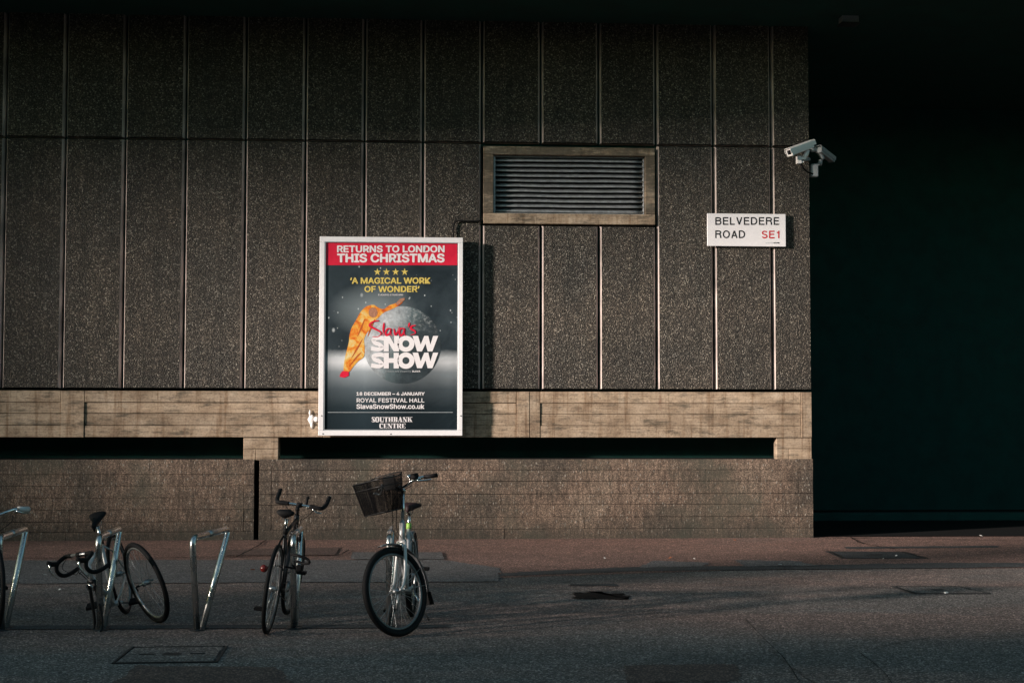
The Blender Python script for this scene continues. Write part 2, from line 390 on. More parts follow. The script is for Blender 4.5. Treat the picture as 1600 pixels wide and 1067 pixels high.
# access covers: a frame and a lid each, set into the ground
def cover(px, label, inner=0.05, lidmat='patch', mark=False):
    P4 = gpts(px); c = sum(P4, Vector())/4
    t = thing('access_cover', label, 'access cover', (c.x, c.y, 0), 'access covers set in the ground')
    loc = [p-Vector((c.x, c.y, 0)) for p in P4]
    def ins(d): return [p*(1-d/p.length) for p in loc]
    a, b2 = ins(0), ins(inner)
    f = MB(); f.add([(p.x, p.y, 0.010) for p in a]+[(p.x, p.y, 0.010) for p in b2]+[(p.x, p.y, 0.0) for p in a]+[(p.x, p.y, 0.0) for p in b2],
        [(i, (i+1) % 4, 4+(i+1) % 4, 4+i) for i in range(4)]+[(8+i, 8+(i+1) % 4, (i+1) % 4, i) for i in range(4)]+[(4+i, 4+(i+1) % 4, 12+(i+1) % 4, 12+i) for i in range(4)])
    f.build('cover_frame', M['iron'], t)
    l2 = ins(inner+0.02); f = MB(); f.add([(p.x, p.y, 0.0085) for p in l2], [(0, 1, 2, 3)]); f.add([(p.x*1.01, p.y*1.01, 0.009) for p in [l2[0]*0.2, l2[1]*0.2, l2[2]*0.2, l2[3]*0.2]], [(0, 1, 2, 3)], 1)
    f.build('lid', [M[lidmat], M['iron']], t)
    if mark:
        for s in (0.55, -0.55):
            h = MB(); q = (l2[0]+l2[3])*0.5*(s if s > 0 else 0)+(l2[1]+l2[2])*0.5*(-s if s < 0 else 0)
            h.box((q.x-0.05, q.y-0.012, 0.0085), (q.x+0.05, q.y+0.012, 0.013)); h.build('lifting_eye', M['iron'], t)
    return t
cover([(174, 1037), (340, 1035), (356, 1010), (205, 1012)], 'rectangular asphalt filled access cover in front of the empty bike stand', 0.022, 'asphalt', True)
cover([(1315, 873), (1450, 873), (1415, 863), (1290, 862)], 'dark sunken access cover on the red pavement near the passage corner', 0.06, 'dark_patch')
cover([(1428, 928), (1548, 928), (1500, 917), (1393, 917)], 'asphalt filled access cover with black edge out on the road at right', 0.03, 'asphalt')

# scraps and leaves
LV = [((395, 889), 'curled orange brown leaf between the empty stand and the bullhorn bicycle', 0.05), ((1046, 871), 'brown leaf lying on the red pavement right of the grey asphalt patch', 0.04),
      ((1148, 843), 'small brown leaf lying at the foot of the low wall', 0.035)]
for (u, v), lab, s in LV:
    m = MB(); p = G(u, v, 0.02); ring = []
    pr = [(0, 0), (.3, .22), (.6, .25), (1, 0), (.6, -.2), (.3, -.25)]
    m.add([((a-0.5)*s*2, b_*s*2, 0.012*math.cos(a*5)+0.006+abs(b_)*0.03) for a, b_ in pr]+[(0, 0, 0.004)], [(i, (i+1) % 6, 6) for i in range(6)])
    o = m.build('fallen_leaf', M['leaf']); o.location = (p.x, p.y, 0.012); o.rotation_euler = (0, 0, random.uniform(0, 6)); tag(o, lab, 'leaf', 'leaves on the ground')
SC = [((71, 898), 'small white scrap under the drop handlebar of the silver bicycle'), ((945, 872), 'small pale scrap right of the grey patch on the red pavement'), ((1085, 873), 'white scrap on the red pavement below the long slot'),
      ((1219, 882), 'pale scrap on the dark tar strip below the right pier'), ((839, 838), 'white scrap at the foot of the low wall'), ((1400, 868), 'white scrap lying on the dark sunken access cover'),
      ((1478, 926), 'tiny pale scrap on the cover out on the road'), ((1533, 837), 'pale scrap at the edge of the dark passage'), ((93, 921), 'tiny pale scrap on the grey strip left of the silver bicycle'),
      ((640, 843), 'tiny white scrap at the wall foot behind the basket bicycle'), ((1380, 873), 'thin pale scrap by the edge of the sunken cover')]
for (u, v), lab in SC:
    m = MB(); p = G(u, v, 0.02); s = random.uniform(0.012, 0.026)
    m.add([(-s, -s*.5, 0), (s, -s*.7, 0.004), (s*1.2, s*.4, 0.012), (-s*.8, s*.6, 0.006), (0, 0, 0.014)], [(0, 1, 4), (1, 2, 4), (2, 3, 4), (3, 0, 4)])
    o = m.build('paper_scrap', M['litter']); o.location = (p.x, p.y, 0.018); o.rotation_euler = (0, 0, random.uniform(0, 6)); tag(o, lab, 'litter', 'scraps on the ground')

# ------------------------------------------------------------------ the building
bld = thing('concrete_building', 'dark brutalist building clad in pebbled concrete panels above a board-marked beam', 'building')
SOF = W(800, 34).z                            # underside of the roof overhang
Z_JA = W(800, 224).z; Z_B0 = W(800, 609).z; Z_B1 = W(800, 684).z; Z_P = W(800, 717).z
XE = W(1266, 420).x
joints_px = [-100, 4, 98, 192, 287, 381, 475, 568, 660, 752.5, 845, 936, 1026, 1116, 1207, 1268]
JX = [W(u, 420).x for u in joints_px[:-1]]+[XE]
pit = JX[2]-JX[1]
JX[0] = JX[1]-pit
lefts = [JX[0]-pit*k for k in range(1, 5)][::-1]; JX = lefts+JX
OFF = len(lefts)
def panel(x0, x1, z0, z1, x_last=False):
    """a precast panel: pebbled face, splayed smooth sides, thin arrises top and bottom"""
    g = 0.014; a0, a1 = x0+g, x1-(g if not x_last else -0.002); cl, cr, d = 0.020, (0.024 if not x_last else 0.006), 0.048
    z0 += 0.011; z1 -= 0.011; zt = 0.008; yj = random.uniform(-0.003, 0.003)
    B = [(a0, d, z0), (a1, d, z0), (a1, d, z1), (a0, d, z1)]
    A = [(a0+cl, yj, z0+zt), (a1-cr, yj, z0+zt), (a1-cr, yj, z1-zt), (a0+cl, yj, z1-zt)]
    C = [(a0, d+0.10, z0), (a1, d+0.10, z0), (a1, d+0.10, z1), (a0, d+0.10, z1)]
    m = MB(); m.add(A+B+C, [(0, 1, 2, 3)], 0)
    m.f += [[3, 7, 4, 0], [1, 5, 6, 2], [0, 4, 5, 1], [2, 6, 7, 3]]; m.mi += [1, 1, 0, 0]; m.sm += [False]*4
    m.f += [[4, 8, 9, 5], [5, 9, 10, 6], [6, 10, 11, 7], [7, 11, 8, 4]]; m.mi += [1, 1, 1, 1]; m.sm += [False]*4
    me_o = m.build('cladding_panel', [M['agg'], M['cham']], bld); return me_o
VX0, VX1 = JX[OFF+9], JX[OFF+12]; Z_V1 = W(890, 229).z; Z_V0 = W(890, 352).z
for i in range(len(JX)-1):
    last = i == len(JX)-2
    panel(JX[i], JX[i+1], Z_JA, SOF+0.35, last)
    if OFF+9 <= i < OFF+12: panel(JX[i], JX[i+1], Z_B0, Z_V0, last)
    else: panel(JX[i], JX[i+1], Z_B0, Z_JA, last)
# the dark structure behind the joints, with the louvre opening left out
bw = MB(); XL = JX[0]
bw.box((XL, 0.12, Z_B0), (VX0+0.02, 0.5, SOF+0.4)); bw.box((VX1-0.02, 0.12, Z_B0), (XE-0.01, 0.5, SOF+0.4))
bw.box((VX0+0.02, 0.12, Z_B0), (VX1-0.02, 0.5, Z_V0-0.01)); bw.box((VX0+0.02, 0.12, Z_V1+0.01), (VX1-0.02, 0.5, SOF+0.4))
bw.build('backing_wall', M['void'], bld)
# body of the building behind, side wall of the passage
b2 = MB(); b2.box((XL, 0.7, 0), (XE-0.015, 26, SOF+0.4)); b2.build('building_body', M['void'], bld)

# roof overhang and storeys over it (only their dark undersides show)
ov = MB(); ov.add([(-60, -4.0, SOF), (-9, -3.8, SOF), (6, -2.1, SOF), (30, -2.1, SOF), (30, 26, SOF), (-60, 26, SOF), (-60, -4.0, SOF+.32), (-9, -3.8, SOF+.32), (6, -2.1, SOF+.32), (30, -2.1, SOF+.32), (30, 26, SOF+.32), (-60, 26, SOF+.32)],
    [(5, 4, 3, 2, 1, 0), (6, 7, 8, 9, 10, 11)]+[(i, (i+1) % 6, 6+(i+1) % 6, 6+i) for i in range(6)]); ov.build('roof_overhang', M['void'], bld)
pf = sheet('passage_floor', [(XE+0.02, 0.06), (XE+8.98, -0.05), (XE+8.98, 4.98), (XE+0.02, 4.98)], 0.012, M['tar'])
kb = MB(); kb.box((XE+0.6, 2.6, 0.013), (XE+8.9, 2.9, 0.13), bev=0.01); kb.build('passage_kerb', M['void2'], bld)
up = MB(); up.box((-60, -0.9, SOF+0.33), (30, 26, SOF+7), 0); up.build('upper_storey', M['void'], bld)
# behind the viewpoint: unseen blocks, added and stepped to shade the near half of the road,
# and a made-up high walkway, out of view, whose edge shades the top of the wall
for xa_, xb_, h_, lb_ in ((-41, 60, 7.1, 'long low unseen block added across the street to shade the near road'), (-52, -41.3, 8.6, 'middle unseen block across the street, raised to shade the left ground'), (-110, -52.3, 10.2, 'tallest unseen block at the far left, added to shade the low wall')):
    ob = MB(); ob.box((xa_, -46, 0), (xb_, -23, h_)); ob.box((xa_-.1, -46.2, h_), (xb_+.1, -22.9, h_+0.3)); tag(ob.build('opposite_shade_block', M['asphalt']), lb_, 'building')
wk = MB(); y0_, y1_ = -16.2, -14.5
for x0_, ya_, x1_, yb_ in ((-52, -17.3, -22, -14.2),):
    wk.add([(x0_, ya_, 13.15), (x1_, yb_, 13.15), (x1_, yb_-3, 13.15), (x0_, ya_-3, 13.15), (x0_, ya_, 16.4), (x1_, yb_, 16.4), (x1_, yb_-3, 16.4), (x0_, ya_-3, 16.4)],
           [(3, 2, 1, 0), (4, 5, 6, 7), (0, 1, 5, 4), (1, 2, 6, 5), (2, 3, 7, 6), (3, 0, 4, 7)])
wk.box((-60, -17, 0), (-42.6, -12, 13.14))  # solid tower added under it, out of view, to shade the left of the wall
for x_, y_ in ((-24, -15.8),): wk.box((x_-0.5, y_-0.5, 0), (x_+0.5, y_+0.5, 13.14))
tag(wk.build('shade_walkway', M['void']), 'added unseen walkway high over the street, shading the wall top', 'walkway')
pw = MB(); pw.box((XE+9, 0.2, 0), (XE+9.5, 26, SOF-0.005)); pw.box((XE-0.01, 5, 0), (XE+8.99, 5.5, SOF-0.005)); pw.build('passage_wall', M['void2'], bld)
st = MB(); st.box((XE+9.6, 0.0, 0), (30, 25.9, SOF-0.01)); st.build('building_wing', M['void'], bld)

# board-marked beam
beam = bpy.data.objects.new('concrete_beam', None); COL.objects.link(beam); beam.parent = bld
def board(name, x0, x1, z0, z1, yf, parent, mat, depth=0.05, e=0.004, gap=0.0025):
    m = MB(); x0 += gap; x1 -= gap; z0 += gap; z1 -= gap; y = yf
    m.add([(x0+e, y, z0+e), (x1-e, y, z0+e), (x1-e, y, z1-e), (x0+e, y, z1-e), (x0, y+e, z0), (x1, y+e, z0), (x1, y+e, z1), (x0, y+e, z1),
           (x0, y+depth, z0), (x1, y+depth, z0), (x1, y+depth, z1), (x0, y+depth, z1)],
          [(0, 1, 2, 3), (3, 7, 4, 0), (1, 5, 6, 2), (0, 4, 5, 1), (2, 6, 7, 3), (4, 8, 9, 5), (5, 9, 10, 6), (6, 10, 11, 7), (7, 11, 8, 4)])
    return m.build(name, mat, parent)
YB = -0.015
z_rows = [W(1050, v).z for v in (612, 630, 647, 665, 683.5)]
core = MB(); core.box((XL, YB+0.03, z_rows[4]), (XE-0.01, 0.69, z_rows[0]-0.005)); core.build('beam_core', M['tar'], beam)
posts = [(-640, -600), (95, 132), (807, 844), (1251, 1268)]
PX = [(W(a, 650).x, W(b, 650).x) for a, b in posts]; PX[0] = (XL, XL+0.3); PX[3] = (PX[3][0], XE)
def jr(a): return random.uniform(-a, a)
for a, b in zip(PX[:-1], PX[1:]):
    x0, x1 = a[1], b[0]
    cuts = [x0]
    for (zt, zb, rec) in ((0, 1, 0.0), (1, 2, 0.014), (2, 3, 0.012), (3, 4, 0.004)):
        xs = [x0, x1]
        if random.random() < 0.3: xs = [x0, x0+(x1-x0)*random.uniform(.3, .7), x1]
        for p, q in zip(xs[:-1], xs[1:]): board('board', p, q, z_rows[zb], z_rows[zt], YB+rec+jr(0.003), beam, M['board'], 0.03, 0.004, random.choice((0.0015, 0.002, 0.003, 0.0055)))
for k, (p, q) in enumerate(PX):
    if k == 2:
        mid = p+(q-p)*0.55; board('upright_board', p, mid, z_rows[4], z_rows[0], YB-0.005, beam, M['board']); board('upright_board', mid, q, z_rows[4], z_rows[0], YB-0.001, beam, M['board'])
    else: board('upright_board', p, q, z_rows[4], z_rows[0], YB-0.004, beam, M['board'])
# stub piers in the slot under the beam
for (a, b) in ((380, 435), (1213.5, 1268)):
    p0, p1 = W(a, 700).x, W(b, 700).x
    if b > 1200: p1 = XE
    pr = bpy.data.objects.new('pier', None); COL.objects.link(pr); pr.parent = bld
    zt, zb = z_rows[4]-0.004, Z_P-0.02; zm = zb+(zt-zb)*0.52; xm = p0+(p1-p0)*0.36
    cr = MB(); cr.box((p0+0.004, 0.03, zb), (p1-0.006, 0.17 if b > 1200 else 0.3, zt)); cr.build('pier_core', M['board'], pr)
    board('board', p0, p1, zm, zt, 0.0, pr, M['board'], 0.04); board('board', p0, xm, zb, zm, 0.002, pr, M['board'], 0.04); board('board', xm, p1, zb, zm, -0.002, pr, M['board'], 0.04)
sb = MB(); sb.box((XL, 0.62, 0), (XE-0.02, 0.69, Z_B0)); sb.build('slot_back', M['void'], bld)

# louvred vent
z0, z1 = Z_V0+0.012, Z_V1-0.012; x0, x1 = VX0+0.02, VX1-0.02
lx0, lx1, lz0, lz1 = W(771, 290).x, W(1008, 290).x, W(890, 334.5).z, W(890, 243).z
sur = bpy.data.objects.new('vent_surround', None); COL.objects.link(sur); sur.parent = bld
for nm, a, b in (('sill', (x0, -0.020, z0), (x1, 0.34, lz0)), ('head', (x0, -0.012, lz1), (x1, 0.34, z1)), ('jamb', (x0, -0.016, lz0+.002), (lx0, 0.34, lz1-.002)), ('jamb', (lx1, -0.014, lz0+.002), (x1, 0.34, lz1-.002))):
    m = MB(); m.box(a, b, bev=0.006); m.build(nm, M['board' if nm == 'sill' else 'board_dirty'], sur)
lv = bpy.data.objects.new('louvre', None); COL.objects.link(lv); lv.parent = bld
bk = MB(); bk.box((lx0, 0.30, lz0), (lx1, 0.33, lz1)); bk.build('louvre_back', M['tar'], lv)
t = 0.018
for nm, a, b in (('frame_rail', (lx0+.003, 0.07, lz0+.003), (lx1-.003, 0.16, lz0+t)), ('frame_rail', (lx0+.003, 0.07, lz1-t), (lx1-.003, 0.16, lz1-.003)), ('frame_stile', (lx0+.003, 0.07, lz0+t), (lx0+t+.012, 0.16, lz1-t)), ('frame_stile', (lx1-t, 0.07, lz0+t), (lx1-.003, 0.16, lz1-t))):
    m = MB(); m.box(a, b, bev=0.002); m.build(nm, M['louvre'], lv)
nb = 11; ph = (lz1-lz0-2*t)/nb; slat_me = None
for k in range(nb):
    zc = lz0+t+ph*(k+0.12)
    sag = 0.0
    prof = [(0.052, 0.0), (0.047, 0.008), (0.048, 0.018), (0.056, 0.024), (0.066, 0.027), (0.125, 0.066), (0.128, 0.062), (0.068, 0.022), (0.058, 0.018), (0.055, 0.006)]
    n = 15; rings = []
    for i in range(n):
        f = i/(n-1); x = lx0+t+.012+(lx1-lx0-2*t-.012)*f; w = 0.0022*math.sin(f*7+k*0.35)+0.0012*math.sin(f*19+k)
        rings.append([(x, y+0.02+w*0.4, zc+z+w) for y, z in prof])
    m = MB(); m.loft(rings, smooth=True); m.build('slat', M['louvre'], lv)

# low wall of two long blocks under the slot
PY = -0.035
def plinth(u0, u1, rows, label, uprights):
    xa = XL if u0 is None else W(u0, 780, PY).x; xb = W(u1, 780, PY).x
    t_ = thing('low_wall', label, 'wall', (0, 0, 0), 'low concrete wall blocks')
    zs = [Z_P]+[W(0.5*(max(u0 or 0, 0)+u1), v, PY).z for v in rows]+[-0.02]
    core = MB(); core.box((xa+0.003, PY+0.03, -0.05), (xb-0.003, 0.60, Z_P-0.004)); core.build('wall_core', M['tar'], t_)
    ups = [W(u, 780, PY).x for u in uprights]
    for r_ in range(len(zs)-1):
        inner = 1 <= r_ <= len(zs)-3
        segs = [xa]
        if inner and len(ups): 
            segs += [q for q in ups]
        x = xa+random.uniform(3, 5)
        while x < xb-0.7:
            if all(abs(x-q) > 0.6 for q in segs): segs.append(x)
            x += random.uniform(5, 8)
        segs.append(xb); segs.sort()
        for p, q in zip(segs[:-1], segs[1:]):
            board('board', p, q, zs[r_+1], zs[r_], PY+jr(0.004)+(0.004 if inner else 0), t_, M['plinth'], 0.04, 0.003, random.choice((0.0012, 0.002, 0.003)))
    return t_
plinth(None, 397, (741, 759, 777.5, 796, 815, 831), 'left long block of the low pebbled concrete wall, behind the silver bicycle', (381,))
plinth(404.5, 1271, (734, 751.5, 771.5, 788, 807.5, 826), 'right long block of the low pebbled concrete wall, ending at the passage corner', (424, 1248))

# ------------------------------------------------------------------ poster case
PD = 0.19                                    # how far the case's face stands off the wall
pc = thing('poster_case', 'tall white framed glazed poster case with red headline banner on the wall', 'poster', tuple(W(610, 525, 0)))
PINV = Matrix.Translation(-pc.location)
def build_at(m, name, mats, parent=pc, T=PINV): return m.build(name, mats, parent, T)
def PP(u, v, y): return W(u, v, -PD+y)
OU = (498.5, 723, 370.5, 680.5)
OX0, OX1, OZ1, OZ0 = PP(OU[0], 525, 0).x, PP(OU[1], 525, 0).x, PP(610, OU[2], 0).z, PP(610, OU[3], 0).z
IX0, IX1, IZ1, IZ0 = PP(506.5, 525, 0).x, PP(715.5, 525, 0).x, PP(610, 378.5, 0).z, PP(610, 672.5, 0).z
def rail(name, a, b): m = MB(); m.box(a, b, bev=0.004); build_at(m, name, M['frame_w'])
rail('frame_rail', (OX0, -PD, IZ1), (OX1, -PD+0.12, OZ1)); rail('frame_rail', (OX0, -PD, OZ0), (OX1, -PD+0.12, IZ0))
rail('frame_stile', (OX0, -PD, IZ0+.001), (IX0, -PD+0.12, IZ1-.001)); rail('frame_stile', (IX1, -PD, IZ0+.001), (OX1, -PD+0.12, IZ1-.001))
m = MB(); m.box((OX0+0.01, -PD+0.03, OZ0+0.01), (OX1-0.01, -PD+0.115, OZ1-0.01)); build_at(m, 'back_box', M['frame_g'])
for u in (520, 700):
    for v in (400, 650):
        q = W(u, v, 0); m = MB(); m.box((q.x-0.04, -PD+0.11, q.z-0.03), (q.x+0.04, 0.001, q.z+0.03)); build_at(m, 'wall_bracket', M['iron'])
for a, b in (((IX0, -PD+0.004, IZ0), (IX0+0.012, -PD+0.029, IZ1)), ((IX1-0.007, -PD+0.004, IZ0), (IX1, -PD+0.029, IZ1)), ((IX0+.0125, -PD+0.004, IZ1-0.008), (IX1-.0075, -PD+0.029, IZ1)), ((IX0+.0125, -PD+0.004, IZ0), (IX1-.0075, -PD+0.029, IZ0+0.012))):
    m = MB(); m.box(a, b); build_at(m, 'rebate', M['frame_g'])
for (u, v) in ((502.5, 649.5), (720, 649.5), (610.5, 678), (504.5, 677.5)):
    q = PP(u, v, 0); m = MB(); m.tube([(q.x, -PD-0.004, q.z), (q.x, -PD+0.004, q.z)], 0.008 if v < 677.6 or u > 600 else 0.004, 8); build_at(m, 'screw', M['ink'])
YS = -PD+0.020                               # sheet plane
def S(u, v, lay=0): return W(u, v, YS-0.0015*lay)

def m_poster():
    m, nt, b = new_mat('poster_night_print'); k = NT(nt)
    tc = k.n.new('ShaderNodeTexCoord'); uv = tc.outputs['UV']; X, Y, _ = k.sep(uv)
    cl = k.n.new('ShaderNodeMapping'); cl.inputs['Scale'].default_value = (1.0, 1.4, 1); k.l.new(uv, cl.inputs['Vector'])
    cloud = k.noise(cl.outputs[0], 3.0, 6, 0.6, 0.4)
    night = k.ramp(cloud, [(0.3, (.016, .024, .030)), (0.6, (.042, .058, .068)), (0.8, (.12, .15, .17))])
    # pale cloud of the print behind the figure
    dx = k.math('SUBTRACT', X, 0.36); dy = k.math('SUBTRACT', Y, 0.64)
    d = k.math('SQRT', k.math('ADD', k.math('MULTIPLY', dx, dx), k.math('MULTIPLY', k.math('MULTIPLY', dy, dy), 5.0)))
    night = k.mix(night, (.30, .36, .38), k.ramp(d, [(0.02, 0.75), (0.34, 0.0)]))
    grd = k.noise(cl.outputs[0], 9.0, 5, 0.7)
    snow = k.mix((.52, .56, .58), (.30, .35, .38), grd)
    hor = k.math('ADD', Y, k.math('MULTIPLY', k.math('SUBTRACT', grd, 0.5), 0.03))
    low = k.ramp(hor, [(0.0, (.018, .030, .038)), (0.12, (.024, .038, .046)), (0.22, (.09, .115, .13)), (0.31, (.30, .34, .36)), (0.36, (.80, .82, .84)), (0.40, (.66, .70, .72))])
    low = k.mix(low, snow, 0.25, 'MULTIPLY')
    ex = k.ramp(X, [(0.0, .45), (0.06, .9), (0.3, 1.45), (0.62, .55), (0.8, .62), (0.93, .85), (1.0, .7)])
    low = k.mix(low, ex, 1.0, 'MULTIPLY')
    c = k.mix(low, night, k.ramp(hor, [(0.385, 0.0), (0.43, 1.0)]))
    # flakes
    v = k.voro(uv, 26); fl = k.ramp(v.outputs['Distance'], [(0.06, 1.0), (0.16, 0.0)]); r1 = k.ramp(k.sep(v.outputs['Color'])[0], [(0.40, 0.0), (0.44, 1.0)])
    v2 = k.voro(uv, 11); fl2 = k.ramp(v2.outputs['Distance'], [(0.05, 0.8), (0.16, 0.0)]); r2 = k.ramp(k.sep(v2.outputs['Color'])[1], [(0.55, 0.0), (0.6, 1.0)])
    f = k.math('ADD', k.math('MULTIPLY', fl, r1), k.math('MULTIPLY', fl2, r2), True)
    f = k.math('MULTIPLY', f, k.ramp(Y, [(0.38, 0.0), (0.45, 1.0)]))
    c = k.mix(c, (.55, .60, .61), f)
    k.l.new(c, b.inputs['Base Color']); b.inputs['Roughness'].default_value = 0.32
    # the sheet is creased low down at the right
    cm = k.n.new('ShaderNodeMapping'); cm.inputs['Scale'].default_value = (1.6, 3.5, 1); k.l.new(uv, cm.inputs['Vector'])
    cr = k.noise(cm.outputs[0], 1.6, 3, 0.5, 1.2)
    k.l.new(k.bump(k.math('MULTIPLY', cr, k.ramp(X, [(0.3, .1), (0.9, 1.0)])), 0.5, 0.03), b.inputs['Normal'])
    return m
M['poster'] = m_poster()
a, b = S(506.5, 378.5), S(715.5, 672.5)
me = bpy.data.meshes.new('poster_sheet'); N = 14; vs = []; fs = []
for j in range(N+1):
    for i in range(N+1):
        u, v = i/N, j/N; w = 0.0
        vs.append((IX0+(IX1-IX0)*u, YS, IZ0+(IZ1-IZ0)*v))
for j in range(N):
    for i in range(N): fs.append((j*(N+1)+i, j*(N+1)+i+1, (j+1)*(N+1)+i+1, (j+1)*(N+1)+i))
me.from_pydata([tuple(PINV @ Vector(p)) for p in vs], [], fs); uvl = me.uv_layers.new(name='UVMap')
for l in me.loops: i = l.vertex_index; uvl.data[l.index].uv = ((i % (N+1))/N, (i//(N+1))/N)
for p in me.polygons: p.use_smooth = True
sheet_o = obj_mesh('poster_sheet', me, M['poster'], pc)

def flat(name, px, lay, mat, parent=None, PFn=None, T=PINV):
    PF = PFn or S; n = len(px); me = bpy.data.meshes.new(name)
    bm = bmesh.new(); vv = [bm.verts.new(T @ PF(u, v, lay)) for u, v in px]; f = bm.faces.new(vv); bm.normal_update()
    if f.normal.y > 0: f.normal_flip()
    bmesh.ops.triangulate(bm, faces=bm.faces[:]); bm.to_mesh(me); bm.free()
    return obj_mesh(name, me, mat, parent or sheet_o)
try: INTER = bpy.data.fonts.load(os.path.join(bpy.utils.resource_path('LOCAL'), 'datafiles', 'fonts', 'Inter.woff2'))
except Exception: INTER = None                # Blender's own sans, else its default lettering
def text(body, box, lay, mat, off=0.0, parent=None, PFn=None, T=PINV, name='lettering', font=None):
    """flat lettering fitted to a box; a heavier weight is the same outline laid down again a hair aside"""
    PF = PFn or S; font = font or INTER
    cu = bpy.data.curves.new(name, 'FONT'); cu.body = body; cu.size = 1.0; cu.resolution_u = 3
    if font: cu.font = font
    o = bpy.data.objects.new(name, cu); COL.objects.link(o)
    dg = bpy.context.evaluated_depsgraph_get(); dg.update(); src = bpy.data.meshes.new_from_object(o.evaluated_get(dg))
    bpy.data.objects.remove(o)
    base = [(v.co.x, v.co.y) for v in src.vertices]; faces = [tuple(p.vertices) for p in src.polygons]
    sh = [(0, 0)] if off <= 0 else [(off*math.cos(a*math.pi/4), off*0.8*math.sin(a*math.pi/4)) for a in range(8)]+([(0, 0)] if off > .03 else [])
    P = []; F = []
    for q, (dx, dy) in enumerate(sh):
        o_ = len(P); P += [(x+dx, y+dy, q) for x, y in base]; F += [tuple(i+o_ for i in f) for f in faces]
    xs = [p[0] for p in P]; ys = [p[1] for p in P]
    a0, a1, b0, b1 = min(xs), max(xs), min(ys), max(ys); u0, v0, u1, v1 = box
    me = bpy.data.meshes.new(name)
    me.from_pydata([tuple(T @ PF(u0+(x-a0)/(a1-a0)*(u1-u0), v1-(y-b0)/(b1-b0)*(v1-v0), lay+q*0.06)) for x, y, q in P], [], F); me.update()
    if sum(p.normal.y*p.area for p in me.polygons) > 0: me.flip_normals()
    return obj_mesh(name, me, mat, parent or sheet_o)
def zx(x, y): return (490+x/6.275, 360+y/6.275)      # measured on the enlarged upper half
def zy(x, y): return (490+x/6.275, 520+y/6.275)      # and on the lower half
def zb(f, x0, y0, x1, y1): a = f(x0, y0); b = f(x1, y1); return (a[0], a[1], b[0], b[1])

flat('banner', [(508.2, 379.6), (714.6, 379.6), (714.6, 414.5), (508.2, 414.5)], 1, M['p_red'])
text('RETURNS TO LONDON', zb(zx, 230, 148, 1285, 218), 2, M['p_white'], 0.032)
text('THIS CHRISTMAS', zb(zx, 230, 228, 1285, 316), 2, M['p_white'], 0.036)
for cx in (625, 714, 804, 893):
    pts = [zx(cx+(36 if i % 2 == 0 else 14)*math.sin(math.pi*i/5), 408-(38 if i % 2 == 0 else 14)*math.cos(math.pi*i/5)) for i in range(10)]
    flat('star', pts, 2, M['p_yellow'])
text('\u2018A MAGICAL WORK', zb(zx, 358, 462, 1145, 524), 2, M['p_yellow'], 0.03)
text('OF WONDER\u2019', zb(zx, 498, 545, 1040, 606), 2, M['p_yellow'], 0.03)
text('EVENING STANDARD', zb(zx, 635, 625, 878, 640), 2, M['p_white'], 0.01)

def ribbon(name, pts, w, lay, mat, f=zy, seg=6, parent=None, smooth=True):
    ps = bezier([(x, y, 0) for x, y in pts], seg) if smooth else [Vector((x, y, 0)) for x, y in pts]
    m = len(ps); L = []; Rr = []
    for i, p in enumerate(ps):
        t = (ps[min(i+1, m-1)]-ps[max(i-1, 0)]).normalized(); n = Vector((-t.y, t.x, 0))
        ww = (w(i/(m-1)) if callable(w) else w)/2; L.append(p+n*ww); Rr.append(p-n*ww)
    vs = [PINV @ S(*f(q.x, q.y), lay) for q in L+Rr]
    me = bpy.data.meshes.new(name); me.from_pydata([tuple(v) for v in vs], [], [(i, i+1, m+i+1, m+i) for i in range(m-1)]); me.update()
    bm = bmesh.new(); bm.from_mesh(me)
    for fc in bm.faces:
        if fc.normal.y > 0: fc.normal_flip()
    bm.to_mesh(me); bm.free()
    return obj_mesh(name, me, mat, parent or sheet_o)
# printed pale ball and a plain orange leaning shape
def m_ball():
    m, nt, b = new_mat('snowball_print'); k = NT(nt); tc = k.n.new('ShaderNodeTexCoord'); X, Y, _ = k.sep(tc.outputs['UV'])
    n = k.noise(tc.outputs['UV'], 9, 7, 0.7); n2 = k.noise(tc.outputs['UV'], 2.2, 4, 0.6)
    d = k.math('ADD', k.math('ADD', k.math('MULTIPLY', X, 1.0), k.math('MULTIPLY', k.math('SUBTRACT', 1.0, Y), 0.42)), k.math('MULTIPLY', k.math('SUBTRACT', n2, 0.5), 0.30))
    c = k.ramp(d, [(0.34, (.50, .53, .55)), (0.52, (.34, .38, .40)), (0.66, (.11, .15, .16)), (0.88, (.04, .055, .062)), (1.1, (.035, .048, .055))])
    c = k.mix(c, k.ramp(n, [(0.36, .6), (0.5, 1.0), (0.62, 1.4)]), 0.8, 'MULTIPLY')
    c = k.mix(c, (.50, .54, .55), k.math('MULTIPLY', k.ramp(k.noise(tc.outputs['UV'], 22, 5, 0.7), [(0.50, 0.0), (0.62, 0.8)]), k.ramp(Y, [(0.62, 0.0), (0.85, 0.6)])))
    k.l.new(c, b.inputs['Base Color']); b.inputs['Roughness'].default_value = 0.4; return m
M['ball'] = m_ball()
bm = MB(); cx, cy, rr = 628.5, 539.0, 60.5; n = 64
me = bpy.data.meshes.new('ball_print'); me.from_pydata([tuple(PINV @ S(cx+rr*math.cos(2*math.pi*i/n), cy-rr*math.sin(2*math.pi*i/n), 1)) for i in range(n)], [], [tuple(range(n))]); uvl = me.uv_layers.new(name='UVMap')
for l in me.loops: a_ = 2*math.pi*l.vertex_index/n; uvl.data[l.index].uv = (0.5+0.5*math.cos(a_), 0.5+0.5*math.sin(a_))
me.update()
if me.polygons[0].normal.y > 0: me.flip_normals()
obj_mesh('ball_print', me, M['ball'], sheet_o)
